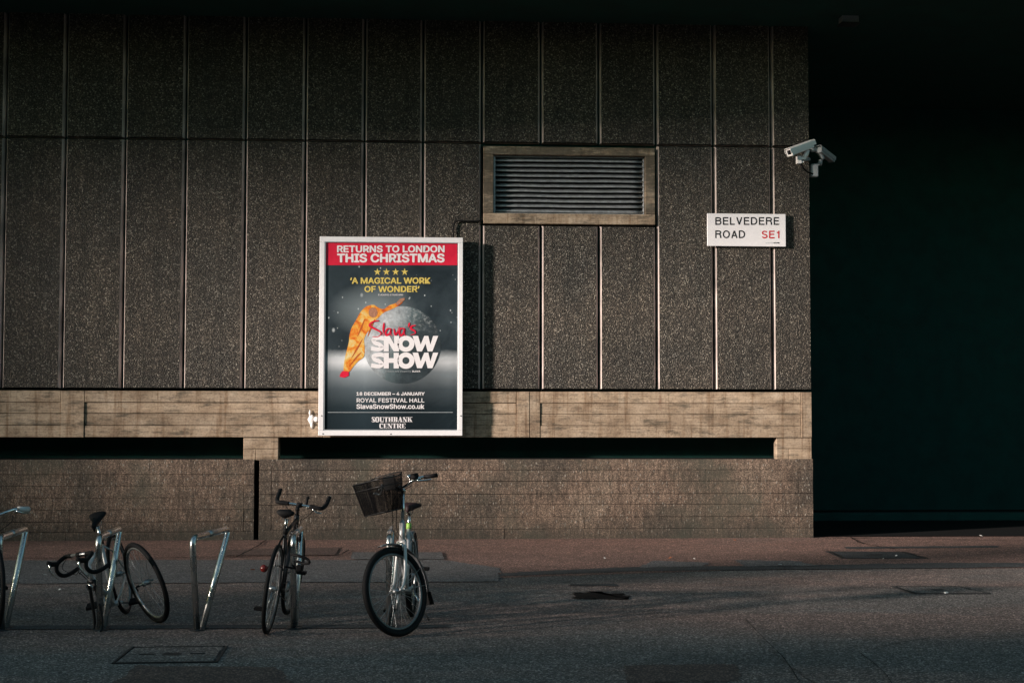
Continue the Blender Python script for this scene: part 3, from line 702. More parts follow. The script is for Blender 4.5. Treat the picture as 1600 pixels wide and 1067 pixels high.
def m_orange():
    m, nt, b = new_mat('orange_cloth_print'); k = NT(nt); n = k.noise(k.pos((1, 1, 1)), 9, 5, 0.65, 0.6)
    c = k.ramp(n, [(0.30, (.50, .07, .015)), (0.42, (.78, .20, .02)), (0.52, (.85, .42, .06)), (0.64, (.80, .62, .25)), (0.75, (.82, .76, .55))])
    k.l.new(c, b.inputs['Base Color']); b.inputs['Roughness'].default_value = 0.45; return m
M['orange'] = m_orange()
blob = [zx(545, 735), zx(590, 730), zx(640, 760), zx(690, 770), zx(740, 735), zx(800, 715), zx(850, 690), zx(872, 705), zx(830, 740), zx(760, 775), zx(690, 805), zx(640, 850), zx(590, 900), zx(560, 960), zx(520, 1010), zx(495, 1067),
        zy(500, 130), zy(495, 230), zy(440, 275), zy(390, 330), zy(345, 385), zy(295, 380), zy(300, 280), zy(320, 190), zy(345, 90), zx(350, 1040), zx(370, 960), zx(410, 890), zx(460, 800), zx(510, 750)]
flat('orange_shape', [tuple(q)[:2] for q in bezier([(u, v, 0) for u, v in blob+[blob[0]]], 3)][:-1], 2, M['orange'])
flat('round_shape', [zx(583+44*math.cos(i*math.pi/9), 805+50*math.sin(i*math.pi/9)) for i in range(18)], 2.6, M['tan_print'])
flat('tan_shape', [zx(*p) for p in [(805, 715), (845, 672), (890, 660), (893, 682), (850, 715), (820, 735)]], 2.6, M['tan_print'])
for pts in ([zx(500, 870), zx(470, 950), zx(430, 1040)], [zx(600, 870), zx(560, 960), zx(530, 1040)], [zy(480, 60), zy(430, 150), zy(370, 250)], [zy(470, 190), zy(420, 240), zy(350, 330)]):
    ribbon('fold_line', [((p[0]-490)*6.275, (p[1]-360)*6.275) for p in pts], lambda t: 4+12*math.sin(math.pi*t), 2.4, M['rust_print'], zx)
flat('red_shape', [zy(285, 372), zy(345, 380), zy(345, 420), zy(300, 440), zy(255, 430), zy(262, 400)], 3, M['p_red'])

# big title in heavy interlocking capitals, drawn as shapes
def glyph_ring(cx, cy, rx, ry, hx, hy, nm='letter', lay=4):
    n = 36; me = bpy.data.meshes.new(nm)
    vs = [PINV @ S(*zy(cx+rx*math.cos(2*math.pi*i/n), cy+ry*math.sin(2*math.pi*i/n)), lay) for i in range(n)]+[PINV @ S(*zy(cx+hx*math.cos(2*math.pi*i/n), cy+hy*math.sin(2*math.pi*i/n)), lay) for i in range(n)]
    me.from_pydata([tuple(v) for v in vs], [], [(i, (i+1) % n, n+(i+1) % n, n+i) for i in range(n)]); me.update()
    if me.polygons[0].normal.y > 0: me.flip_normals()
    return obj_mesh(nm, me, M['p_white'], sheet_o)
def S_letter(x0, y0, x1, y1, w):
    pts = [(x1, y0+w*.6), (x0+(x1-x0)*.62, y0+w*.45), (x0+w*.5, y0+(y1-y0)*.22), (x0+w*.9, y0+(y1-y0)*.44), (x0+(x1-x0)*.6, y0+(y1-y0)*.53), (x1-w*.45, y0+(y1-y0)*.74), (x0+(x1-x0)*.55, y1-w*.5), (x0-4, y1-w*.75)]
    ribbon('letter', pts, w, 4, M['p_white'])
for (y0, y1) in ((32, 182), (196, 348)):
    S_letter(568, y0, 690, y1, 40)
    glyph_ring(905, (y0+y1)/2, 84, (y1-y0)/2+4, 34, 34)
W1 = [(970, 30), (1025, 30), (1050, 115), (1085, 30), (1125, 30), (1145, 115), (1172, 30), (1222, 30), (1165, 182), (1118, 182), (1098, 105), (1062, 182), (1015, 182)]
flat('letter', [zy(x, y) for x, y in W1], 4, M['p_white']); flat('letter', [zy(x, y+164) for x, y in W1], 4, M['p_white'])
flat('letter', [zy(*p) for p in [(688, 182), (688, 30), (745, 30), (790, 110), (790, 30), (838, 30), (838, 182), (785, 182), (737, 100), (737, 182)]], 4, M['p_white'])
flat('letter', [zy(*p) for p in [(688, 196), (738, 196), (738, 248), (785, 248), (785, 196), (836, 196), (836, 348), (785, 348), (785, 294), (738, 294), (738, 348), (688, 348)]], 4, M['p_white'])
brush = lambda t: 7+13*math.sin(math.pi*min(1, t*1.15+.05))
for pts in ([(640, 885), (590, 892), (555, 915), (552, 938), (600, 965), (648, 990), (660, 1015), (630, 1042), (578, 1042)], [(690, 905), (684, 960), (680, 1032)],
            [(760, 965), (725, 965), (705, 1000), (715, 1028), (745, 1010), (760, 968), (758, 1025), (775, 1028)], [(785, 962), (805, 1025), (840, 945)],
            [(890, 960), (850, 965), (840, 1005), (855, 1030), (880, 1005), (892, 962), (892, 1025), (908, 1030)], [(940, 905), (928, 950)], [(1000, 930), (960, 940), (955, 965), (990, 985), (995, 1010), (950, 1025)]):
    ribbon('red_script', pts, brush, 5, M['p_red'], zx)
text('Created and staged by', zb(zy, 705, 368, 955, 388), 3, M['p_greytxt'], 0.0)
text('SLAVA', zb(zy, 965, 368, 1047, 385), 3, M['p_white'], 0.03)
text('18 DECEMBER \u2013 4 JANUARY', zb(zy, 420, 580, 1090, 614), 2, M['p_white'], 0.03, font=INTER)
text('ROYAL FESTIVAL HALL', zb(zy, 422, 640, 1086, 682), 2, M['p_white'], 0.018)
text('SlavaSnowShow.co.uk', zb(zy, 420, 697, 1086, 745), 2, M['p_white'], 0.026)
flat('rule', [zy(140, 776), zy(1365, 776), zy(1365, 781), zy(140, 781)], 2, M['p_greytxt'])
# fat-face serif lettering made of thick stems and hairlines
def serif_word(word, x0, x1, y0, y1):
    wd = {'S': .62, 'O': .8, 'U': .9, 'T': .72, 'H': .95, 'B': .8, 'A': .9, 'N': .9, 'K': .95, 'C': .72, 'E': .72, 'R': .88}
    tot = sum(wd[c] for c in word)+.06*(len(word)-1); sc = (x1-x0)/tot; x = x0; H = y1-y0; st = sc*.27; hl = H*.075
    def q(a, b, c, d): flat('serif_letter', [zy(a, b), zy(c, b), zy(c, d), zy(a, d)], 2, M['p_white'])
    def para(a, b, c, d, w): flat('serif_letter', [zy(a, b), zy(a+w, b), zy(c+w, d), zy(c, d)], 2, M['p_white'])
    for c in word:
        w = wd[c]*sc; X = x; E = x+w
        sf = lambda a, top: q(a-st*.28, y0 if top else y1-hl, a+st*1.28, y0+hl if top else y1)
        if c in 'HBKERN':
            q(X+st*.3, y0, X+st*(1.3 if c != 'N' else .55), y1); sf(X+st*.3, True); sf(X+st*.3, False)
        if c == 'H': q(E-st*1.3, y0, E-st*.3, y1); sf(E-st*1.3, True); sf(E-st*1.3, False); q(X+st, y0+H*.46, E-st, y0+H*.54)
        if c == 'U': q(X+st*.3, y0, X+st*1.3, y1-H*.12); sf(X+st*.3, True); q(E-st*.6, y0, E-st*.3, y1-H*.15); sf(E-st*1., True); q(X+st*.7, y1-H*.16, E-st*.35, y1)
        if c == 'T': q(X+w/2-st/2, y0, X+w/2+st/2, y1); q(X, y0, E, y0+hl); q(X, y0, X+hl, y0+H*.28); q(E-hl, y0, E, y0+H*.28); sf(X+w/2-st/2, False)
        if c == 'E': q(X+st*.3, y0, E, y0+hl); q(X+st*.3, y1-hl, E, y1); q(E-hl, y0, E, y0+H*.3); q(E-hl, y1-H*.3, E, y1); q(X+st, y0+H*.46, E-st*.5, y0+H*.54)
        if c == 'N': para(X+st*.1, y0, E-st*1.1, y1, st*1.05); q(E-st*.55, y0, E-st*.3, y1); sf(E-st*.9, True)
        if c == 'K': para(E-st*.9, y0, X+st, y0+H*.6, hl*1.3); para(X+st*1.4, y0+H*.4, E-st*1.1, y1, st); sf(E-st*1.2, False); sf(E-st*1.2, True)
        if c == 'A': para(X+w*.35, y0, E-st*1.2, y1, st*1.05); para(X+w*.45, y0, X+st*.4, y1, hl*1.2); q(X+w*.3, y0+H*.62, E-st, y0+H*.7); sf(E-st*1.25, False); q(X, y1-hl, X+st, y1)
        if c in 'BR':
            for (a, b) in ((y0, y0+H*.52), (y0+H*.48, y1)) if c == 'B' else ((y0, y0+H*.54),):
                q(X+st, a, E-st*.8, a+hl); q(X+st, b-hl, E-st*.8, b); q(E-st*1.1, a+hl*.8, E-st*.1, b-hl*.8)
            if c == 'R': para(X+st*1.5, y0+H*.5, E-st*.9, y1, st)
        if c in 'OC':
            q(X, y0+H*.16, X+st, y1-H*.16); q(X+st*.4, y0, E-st*.4, y0+H*.16*.9); q(X+st*.4, y1-H*.145, E-st*.4, y1)
            if c == 'O': q(E-st, y0+H*.16, E, y1-H*.16)
            else: q(E-hl*1.4, y0, E, y0+H*.34); q(E-hl, y1-H*.3, E-st*.2, y1-H*.1)
        if c == 'S': q(X+hl, y0, E, y0+hl*1.3); q(X, y0+hl, X+st, y0+H*.42); para(X, y0+H*.30, X+w*.35, y0+H*.66, w*.62); q(E-st, y0+H*.56, E, y1-hl); q(X, y1-hl*1.3, E-hl, y1); q(E-hl, y0, E, y0+H*.3); q(X, y1-H*.3, X+hl, y1)
        x += w+.06*sc
serif_word('SOUTHBANK', 570, 968, 824, 874)
serif_word('CENTRE', 645, 900, 887, 935)
def m_glaze():
    m, nt, b = new_mat('poster_glazing'); k = NT(nt)
    for n in list(k.n):
        if n.type == 'BSDF_PRINCIPLED': k.n.remove(n)
    o = [n for n in k.n if n.type == 'OUTPUT_MATERIAL'][0]
    tr = k.n.new('ShaderNodeBsdfTransparent'); tr.inputs[0].default_value = (.97, .97, .97, 1); gl = k.n.new('ShaderNodeBsdfGlossy'); gl.inputs['Roughness'].default_value = 0.06
    mx = k.n.new('ShaderNodeMixShader'); lw = k.n.new('ShaderNodeLayerWeight'); lw.inputs[0].default_value = 0.08
    k.l.new(k.bump(k.noise(k.pos(), 2.2, 2, 0.4), 0.15, 0.02), gl.inputs['Normal'])
    k.l.new(k.math('MULTIPLY', lw.outputs[1], 0.35, True), mx.inputs[0]); k.l.new(tr.outputs[0], mx.inputs[1]); k.l.new(gl.outputs[0], mx.inputs[2]); k.l.new(mx.outputs[0], o.inputs['Surface']); return m
m = MB(); m.add([(IX0+.001, -PD+0.006, IZ0+.001), (IX1-.001, -PD+0.006, IZ0+.001), (IX1-.001, -PD+0.006, IZ1-.001), (IX0+.001, -PD+0.006, IZ1-.001)], [(0, 1, 2, 3)]); build_at(m, 'glazing', m_glaze())

# cable from the case to the wall joint
cb = MB(); pts = [W(709, 374, -0.03), W(708, 362, -0.03), W(709, 352, -0.03), W(713, 346, -0.03), W(730, 345.5, -0.03), W(745, 345.5, -0.03), W(751, 344, -0.02), W(752.5, 335, 0.03), W(752.5, 230, 0.03)]
cb.tube(bezier(pts, 5), 0.011, 6); tag(cb.build('wall_cable', M['black']), 'black cable looping from the top of the poster case to the joint beside the vent', 'cable')

# splash of plaster on the beam
ps = MB()
for (u, v, ru, rv) in ((486, 655, 4.5, 8), (494, 655, 4, 4.5), (484, 645, 1.5, 5), (487, 664, 2, 6)):
    c = W(u, v, YB); rings = []; sx, sz = ru*0.0085, rv*0.0085; n = 12
    for f, d in ((1.0, 0.002), (0.75, 0.009), (0.35, 0.014)):
        rings.append([(c.x+sx*f*math.cos(2*math.pi*i/n)*(1+.18*math.sin(i*2.3)), YB-d, c.z+sz*f*math.sin(2*math.pi*i/n)*(1+.18*math.cos(i*3.1))) for i in range(n)])
    ps.loft(rings)
tag(ps.build('plaster_splash', M['plaster']), 'white plaster splash on the beam at the left edge of the poster case', 'plaster')

# ------------------------------------------------------------------ street sign
SY = -0.055
sg = thing('street_sign', 'white two-line street name plate with red postcode beside the passage corner', 'street sign', tuple(W(1166, 359, 0)))
SINV = Matrix.Translation(-sg.location)
q0, q1 = W(1105, 333.5, SY), W(1228, 385.5, SY)
m = MB(); m.box((q0.x, SY, q1.z), (q1.x, SY+0.022, q0.z), bev=0.003); m.build('plate', M['sign_w'], sg, SINV)
for u in (1118, 1214): 
    q = W(u, 359, 0); m = MB(); m.box((q.x-0.02, SY+0.02, q1.z+0.05), (q.x+0.02, 0.012, q0.z-0.05)); m.build('batten', M['iron'], sg, SINV)
def SS(u, v, lay=0): return W(u, v, SY-0.0015*lay)
def zs(x, y): return (1090+x/5.083, 200+y/5.083)
def stext(b_, box, mat, off=0.0): return text(b_, zb(zs, *box), 1, M[mat], off, sg, SS, SINV, font=INTER)
def arc(cx, cy, rx, ry, a0, a1, n=10): return [(cx+rx*math.cos(R(a0+(a1-a0)*i/n)), cy+ry*math.sin(R(a0+(a1-a0)*i/n))) for i in range(n+1)]
q = 0.07                                     # half a stroke, in letter heights
GL = {'B': (.66, [[(q, 0), (q, 1)], [(q, 1-q), (.36, 1-q)]+arc(.36, .755, .20, .175, 90, -90)+[(q, .555)], [(q, .555), (.38, .555)]+arc(.38, .3125, .215, .2425, 90, -90)+[(q, q)]]),
      'E': (.60, [[(q, 0), (q, 1)], [(q, 1-q), (.58, 1-q)], [(q, .53), (.54, .53)], [(q, q), (.60, q)]]),
      'L': (.52, [[(q, 0), (q, 1)], [(q, q), (.52, q)]]),
      'V': (.66, [[(.075, 1), (.33, .04)], [(.585, 1), (.33, .04)]]),
      'A': (.70, [[(.07, 0), (.35, .97)], [(.63, 0), (.35, .97)], [(.17, .33), (.53, .33)]]),
      'D': (.70, [[(q, 0), (q, 1)], [(q, 1-q), (.30, 1-q)]+arc(.30, .5, .33, .43, 90, -90, 16)+[(q, q)]]),
      'R': (.68, [[(q, 0), (q, 1)], [(q, 1-q), (.38, 1-q)]+arc(.38, .735, .21, .195, 90, -90)+[(q, .54)], [(.38, .54), (.52, .46), (.58, .30), (.61, 0)]]),
      'O': (.78, [arc(.39, .5, .32, .44, 0, 360, 28)]),
      'S': (.66, [arc(.33, .73, .23, .205, 20, 180, 8)+arc(.33, .73, .23, .20, 180, 255, 4)+arc(.33, .27, .25, .22, 75, 0, 5)+arc(.33, .275, .25, .21, 0, -165, 9)]),
      '1': (.40, [[(.27, 0), (.27, 1)], [(.27, .86), (.19, .78), (.06, .755)]])}
def strokes(word, box, mat, gap=.16):
    tot = sum(GL[c][0] for c in word)+gap*(len(word)-1); x0, y0, x1, y1 = box; sx = (x1-x0)/tot; H = y1-y0; x = 0; lay = 1.0
    for c in word:
        w, st = GL[c]; me_v = []; me_f = []
        for pl in st:
            ps = [Vector((x0+(x+a)*sx, y1-b_*H, 0)) for a, b_ in pl]; m_ = len(ps); closed = (ps[0]-ps[-1]).length < 1e-4; o_ = len(me_v); Lp = []; Rp = []
            for i_, p in enumerate(ps):
                pa, pb = ps[max(i_-1, 0)], ps[min(i_+1, m_-1)]
                if closed and i_ in (0, m_-1): pa, pb = ps[-2], ps[1]
                t_ = (pb-pa).normalized(); n_ = Vector((-t_.y, t_.x, 0))*q*H*1.22; Lp.append(p+n_); Rp.append(p-n_)
            me_v += [SINV @ SS(*zs(p.x, p.y), lay) for p in Lp+Rp]; me_f += [(o_+i_, o_+i_+1, o_+m_+i_+1, o_+m_+i_) for i_ in range(m_-1)]; lay += 0.06
        me_ = bpy.data.meshes.new('sign_letter'); me_.from_pydata([tuple(v_) for v_ in me_v], [], me_f); me_.update()
        obj_mesh('sign_letter', me_, M[mat], sg); x += w+gap; lay = 1.0
strokes('BELVEDERE', (140, 710, 648, 770), 'ink'); strokes('ROAD', (140, 815, 378, 875), 'ink', .14); strokes('SE', (508, 817, 612, 877), 'ink_red', .14); strokes('1', (624, 817, 655, 877), 'ink_red'); stext('SOUTH', (540, 908, 598, 918), 'p_greytxt', 0.0); stext('BANK', (604, 908, 652, 918), 'ink', 0.02)

# ------------------------------------------------------------------ security cameras on the corner
def oriented(a, b, upv=Vector((0, 0, 1))):
    x = (Vector(b)-Vector(a)); L = x.length; x.normalize(); y = upv.cross(x).normalized(); z = x.cross(y)
    return Matrix.Translation(a) @ Matrix(((x.x, y.x, z.x), (x.y, y.y, z.y), (x.z, y.z, z.z))).to_4x4(), L
def cctv(a, b, sz, mats, label, mount):
    body, dark = mats
    t_ = thing('security_camera', label, 'security camera', tuple(a), 'security cameras on the corner')
    inv = Matrix.Translation(-Vector(a)); Tm, L = oriented(a, b); Tm = inv @ Tm
    m = MB(); m.box((0.03, -sz*.42, -sz*.42), (L, sz*.42, sz*.42), bev=sz*.08); m.build('housing', body, t_, Tm)
    m = MB(); rings = []
    for x in (-0.02, L+0.03):
        rings.append([(x, -sz*.5, -sz*.1), (x, -sz*.5, sz*.40), (x, -sz*.36, sz*.52), (x, sz*.36, sz*.52), (x, sz*.5, sz*.40), (x, sz*.5, -sz*.1), (x, sz*.46, -sz*.1), (x, sz*.46, sz*.38), (x, sz*.34, sz*.47), (x, -sz*.34, sz*.47), (x, -sz*.46, sz*.38), (x, -sz*.46, -sz*.1)])
    m.loft(rings, smooth=False); m.build('sunshield', body, t_, Tm)
    m = MB()
    for aa, bb in (((0, -sz*.40, -sz*.44), (0.03, sz*.40, -sz*.26)), ((0, -sz*.40, sz*.24), (0.03, sz*.40, sz*.44)), ((0, -sz*.46, -sz*.44), (0.03, -sz*.28, sz*.44)), ((0, sz*.28, -sz*.44), (0.03, sz*.46, sz*.44))): m.box(aa, bb)
    m.build('front_bezel', body, t_, Tm)
    m = MB(); m.box((0.010, -sz*.29, -sz*.27), (0.028, sz*.29, sz*.25)); m.build('lens_window', M['glass'], t_, Tm)
    mount(t_, inv); return t_
CY = -0.34
A0, A1 = W(1233, 238.5, CY-0.12), W(1268, 226, CY+0.08)
def mount1(t_, inv):
    m = MB(); k0, k1 = W(1253, 238, CY+0.02), W(1252, 249, CY+0.02)
    m.tube([W(1262, 235, CY+0.04), W(1259, 243, CY+0.03), W(1254, 248, CY+0.04)], 0.030, 8)
    m.box(W(1246, 244, CY+0.0), W(1250, 257, CY+0.08)); m.box(W(1250, 246, CY+0.01), W(1258, 250, CY+0.05)); m.box(W(1250, 252, CY+0.01), W(1255, 255, CY+0.05))
    m.build('swivel_head', M['cctv'], t_, inv)
    m = MB(); m.tube([W(1254, 250, CY+.05), W(1262, 249, CY*.6), W(1264, 249, 0.0)], 0.024, 8); m.build('wall_arm', M['cctv_dark'], t_, inv)
    m = MB(); m.tube(bezier([W(1252, 256, CY+.06), W(1256, 264, CY+.1), W(1262, 269, -0.15), W(1270, 272, -0.08)], 6), 0.012, 6); m.build('camera_cable', M['black'], t_, inv)
cctv(A0, A1, 0.115, (M['cctv'], M['black']), 'pale box security camera pointing down left from the wall corner', mount1)
B0, B1 = W(1300, 249.5, 0.30), W(1280, 234, 0.05)
def mount2(t_, inv):
    m = MB(); m.box(W(1267, 257, 0.03), W(1276, 278, 0.13), bev=0.01); m.build('wall_box', M['cctv_dark'], t_, inv)
    m = MB(); m.tube(bezier([W(1268, 259, 0.08), W(1276, 258, 0.09), W(1281, 256, 0.08)], 5), 0.022, 8); m.tube([W(1281, 258, 0.08), W(1282, 251, 0.1)], 0.030, 8); m.build('wall_arm', M['cctv_dark'], t_, inv)
    m = MB(); m.tube(bezier([W(1268, 235, 0.06), W(1274, 235, 0.09), W(1281, 240, 0.1), W(1286, 249, 0.12)], 5), 0.030, 8); m.build('swivel_head', M['cctv_dark'], t_, inv)
cctv(B0, B1, 0.10, (M['cctv_dark'], M['black']), 'dull grey security camera behind the pale one, pointing down right into the passage', mount2)

# small lamp hung under the overhang in the dark
fl = thing('hanging_floodlight', 'small unlit floodlight hanging under the dark roof overhang at top right', 'lamp', tuple(W(1326, 6, -0.5)))
finv = Matrix.Translation(-fl.location)
c = W(1326, 20, -0.5)
m = MB(); m.tube([(c.x, -0.5, SOF), (c.x, -0.5, c.z+0.1)], 0.018, 8); m.build('drop_rod', M['cctv_dark'], fl, finv)
m = MB(); m.loft([[(c.x+sx*w, -0.5+sy*w*.7, z) for sx, sy in ((-1, -1), (1, -1), (1, 1), (-1, 1))] for w, z in ((0.05, c.z+0.13), (0.105, c.z+0.03), (0.115, c.z-0.15))], smooth=False); m.build('lamp_housing', M['cctv_dark'], fl, finv)
m = MB(); m.box((c.x-0.125, -0.60, c.z-0.17), (c.x+0.125, -0.40, c.z-0.152)); m.build('lamp_rim', M['iron'], fl, finv)

# ------------------------------------------------------------------ bike stands
def stand(base_u, base_v, label, rot=0.0, H=0.715, L0=0.10, f0=-0.13, f1=0.62, shift=0.0):
    p = G(base_u, base_v); t_ = thing('bike_stand', label, 'bike stand', (p.x, p.y, 0), 'steel bike stands in a row')
    t_.rotation_euler = (0, 0, rot)
    pts = rounded([(0, 0, -0.02), (shift, f0, H), (shift, L0+f1, H), (0, L0, -0.02)], 0.085, 7)
    m = MB(); m.tube(pts, 0.0245, 16); m.build('bent_tube', M['steel'], t_)
    for y in (0, L0):
        m = MB(); m.tube([(0, y, 0), (0, y, 0.008)], 0.06, 14); m.build('base_flange', M['iron'], t_)
    m = MB(); ym = (f0+L0+f1)/2; m.tube([(shift, ym-0.09, H), (shift, ym+0.09, H)], 0.0258, 16); m.build('name_band', M['alu'], t_)
    return t_
stand(3, 984, 'steel bike stand cut by the left edge of the photo', R(2))
stand(157, 984, 'steel bike stand behind the silver bicycle with no front wheel', R(1))
stand(308, 984, 'empty steel bike stand with no bicycle against it', R(-11))
stand(459, 982, 'steel bike stand that the black bullhorn bicycle leans on', R(1))
stand(608, 982, 'steel bike stand behind the bicycle with the basket', R(0))

# ------------------------------------------------------------------ bicycles
def wheel(parent, center, Tm, Rr, tyre_r=0.017, rim='rim', spokes=28, name='wheel', hubw=0.05):
    """a wheel in the local XZ plane around center, moved by Tm"""
    w = bpy.data.objects.new(name, None); COL.objects.link(w); w.parent = parent
    c = Vector(center); n = 56
    circ = lambda r, y=0: [c+Vector((r*math.cos(2*math.pi*i/n), y, r*math.sin(2*math.pi*i/n))) for i in range(n)]
    m = MB(); m.tube(circ(Rr-tyre_r), tyre_r, 10, closed=True); m.build('tyre', M['black'], w, Tm)
    m = MB(); ri = Rr-2*tyre_r+0.002; prof = [(ri, -0.010), (ri, 0.010), (ri-0.016, 0.008), (ri-0.020, 0.0), (ri-0.016, -0.008)]
    vs = [c+Vector((r*math.cos(2*math.pi*i/n), y, r*math.sin(2*math.pi*i/n))) for i in range(n) for r, y in prof]; q = len(prof)
    m.add(vs, [(i*q+k, i*q+(k+1) % q, ((i+1) % n)*q+(k+1) % q, ((i+1) % n)*q+k) for i in range(n) for k in range(q)], 0, True); m.build('rim', M[rim], w, Tm)
    m = MB()
    for i in range(spokes):
        a = 2*math.pi*i/spokes; s = 1 if i % 2 else -1; a2 = a+(0.9 if (i//2) % 2 else -0.9)
        p0 = c+Vector((0.022*math.cos(a2), s*0.028, 0.022*math.sin(a2))); p1 = c+Vector(((ri-0.016)*math.cos(a), 0, (ri-0.016)*math.sin(a)))
        m.tube([p0, p1], 0.0013, 4, caps=False)
    o = m.build('spokes', M['alu'], w, Tm); o['kind'] = 'stuff'
    m = MB(); m.tube([c+Vector((0, -hubw, 0)), c+Vector((0, -0.03, 0)), c+Vector((0, -0.03, 0)), c+Vector((0, 0.03, 0)), c+Vector((0, 0.03, 0)), c+Vector((0, hubw, 0))], [.008, .008, .022, .022, .008, .008], 10); m.build('hub', M['alu'], w, Tm)
    return w
def fender(parent, center, Tm, r, a0, a1, mat, w=0.026, name='mudguard', stays=True, flap=False):
    c = Vector(center); n = 26; rings = []
    for i in range(n):
        a = a0+(a1-a0)*i/(n-1); ca, sa = math.cos(a), math.sin(a); ring = []
        for y, dr in ((-w, -0.014), (-w*.7, -0.003), (0, 0.0), (w*.7, -0.003), (w, -0.014), (w*.7, -0.006), (0, -0.003), (-w*.7, -0.006)):
            ring.append(c+Vector(((r+dr)*ca, y, (r+dr)*sa)))
        rings.append(ring)
    m = MB(); m.loft(rings)
    o = m.build(name, mat, parent, Tm)
    if stays:
        m = MB()
        for a in (a1*0.92+a0*0.08, a0*0.3+a1*0.7):
            for s in (-1, 1): m.tube([c+Vector((0, s*0.045, 0)), c+Vector(((r-0.01)*math.cos(a), s*w, (r-0.01)*math.sin(a)))], 0.0025, 5)
        m.build('mudguard_stay', M['alu'], o if False else parent, Tm)
    if flap:
        a = a1; p = c+Vector((r*math.cos(a), 0, r*math.sin(a))); m = MB(); t = Vector((-math.sin(a), 0, math.cos(a)))*(1 if a1 > a0 else -1)
        q = p+t*0.10; o_ = Vector((0.0, 0, 0))
        m.add([p+Vector((0, -w, 0)), p+Vector((0, w, 0)), q+Vector((-0.01, w*1.7, 0)), q+Vector((-0.01, -w*1.7, 0)), p+Vector((.004, -w, 0)), p+Vector((.004, w, 0)), q+Vector((-0.006, w*1.7, 0)), q+Vector((-0.006, -w*1.7, 0))],
              [(0, 1, 2, 3), (7, 6, 5, 4), (0, 4, 5, 1), (2, 6, 7, 3), (1, 5, 6, 2), (0, 3, 7, 4)]); m.build('mud_flap', M['black'], parent, Tm)
def basket(parent, Tm, o):
    bk = bpy.data.objects.new('basket', None); COL.objects.link(bk); bk.parent = parent
    # rim rectangle wider than the base; x forward, y sideways
    def corner(f, z): # half sizes at height fraction
        hx, hy = 0.105+0.030*f, 0.135+0.040*f; return hx, hy
    H = 0.245; base = Vector(o)
    def ring(f, n=48, grow=0.0):
        hx, hy = corner(f, 0); out = []
        for i in range(n):
            a = 2*math.pi*i/n; ca, sa = math.cos(a), math.sin(a); p = 5.0
            k = (abs(ca)**p+abs(sa)**p)**(-1/p); dip = 0.0
            if f > 0.95: dip = 0.035*max(0, -ca*k)**2
            out.append(base+Vector((ca*k*(hx+grow), sa*k*(hy+grow), H*f+dip)))
        return out
    m = MB(); m.tube(ring(1.0), 0.0048, 6, closed=True); m.build('rim_wire', M['blackpaint'], bk, Tm)
    m = MB(); m.tube(ring(0.0), 0.0035, 6, closed=True); m.tube(ring(0.78), 0.0030, 6, closed=True); m.build('hoop_wire', M['blackpaint'], bk, Tm)
    m = MB(); n = 150; rows = 34
    rr = [ring(j/rows*0.98, n) for j in range(rows+1)]
    for j in range(1, rows): m.tube(rr[j], 0.0015, 3, closed=True)
    for i in range(0, n): m.tube([rr[0][i], rr[-1][i]], 0.0015, 3, caps=False)
    b0 = ring(0, n)
    for i in range(1, n//2): m.tube([b0[i], b0[n-i]], 0.0015, 3, caps=False)
    o_ = m.build('wire_mesh', M['wire'], bk, Tm); o_['kind'] = 'stuff'
    m = MB(); m.box(base+Vector((-0.135, -0.06, 0.16)), base+Vector((-0.120, 0.06, 0.27)), bev=0.004); m.tube([base+Vector((-0.13, -0.03, 0.2)), base+Vector((-0.18, -0.03, 0.2))], 0.012, 8); m.tube([base+Vector((-0.13, 0.03, 0.2)), base+Vector((-0.18, 0.03, 0.2))], 0.012, 8)
    m.build('basket_bracket', M['black'], bk, Tm)
    m = MB(); m.tube(bezier([base+Vector((0.09, 0.12, 0.20)), base+Vector((0.02, 0.05, 0.17)), base+Vector((-0.03, -0.03, 0.14)), base+Vector((0.0, -0.07, 0.16))], 6), 0.007, 6)
    m.build('loose_chain', M['alu'], bk, Tm)
    return bk

def saddle(parent, Tm, top, mat, w=0.075, L=0.26, tilt=0.0):
    s = bpy.data.objects.new('saddle', None); COL.objects.link(s); s.parent = parent
    prof = [(-0.5, .55, .0), (-0.46, .92, .008), (-0.34, 1.0, .012), (-0.15, .72, .006), (0.05, .38, .0), (0.3, .26, .002), (0.45, .24, .0), (0.5, .14, -.006)]
    rings = []; t = Vector(top)
    for x, ww, dz in prof:
        hw = w*ww; ring = []
        for k in range(12):
            a = 2*math.pi*k/12; y = hw*math.cos(a); z = (0.020 if math.sin(a) > 0 else 0.034)*math.sin(a)
            ring.append(t+Vector((x*L, y, dz+z+x*L*math.tan(tilt))))
        rings.append(ring)
    m = MB(); m.loft(rings); m.build('saddle_cover', mat, s, Tm)
    m = MB()
    for y in (-0.02, 0.02): m.tube([t+Vector((-0.10, y, -0.03)), t+Vector((-0.05, y, -0.055)), t+Vector((0.05, y, -0.055)), t+Vector((0.11, y*.5, -0.02))], 0.0035, 6)
    m.build('saddle_rails', M['alu'], s, Tm)
    return s

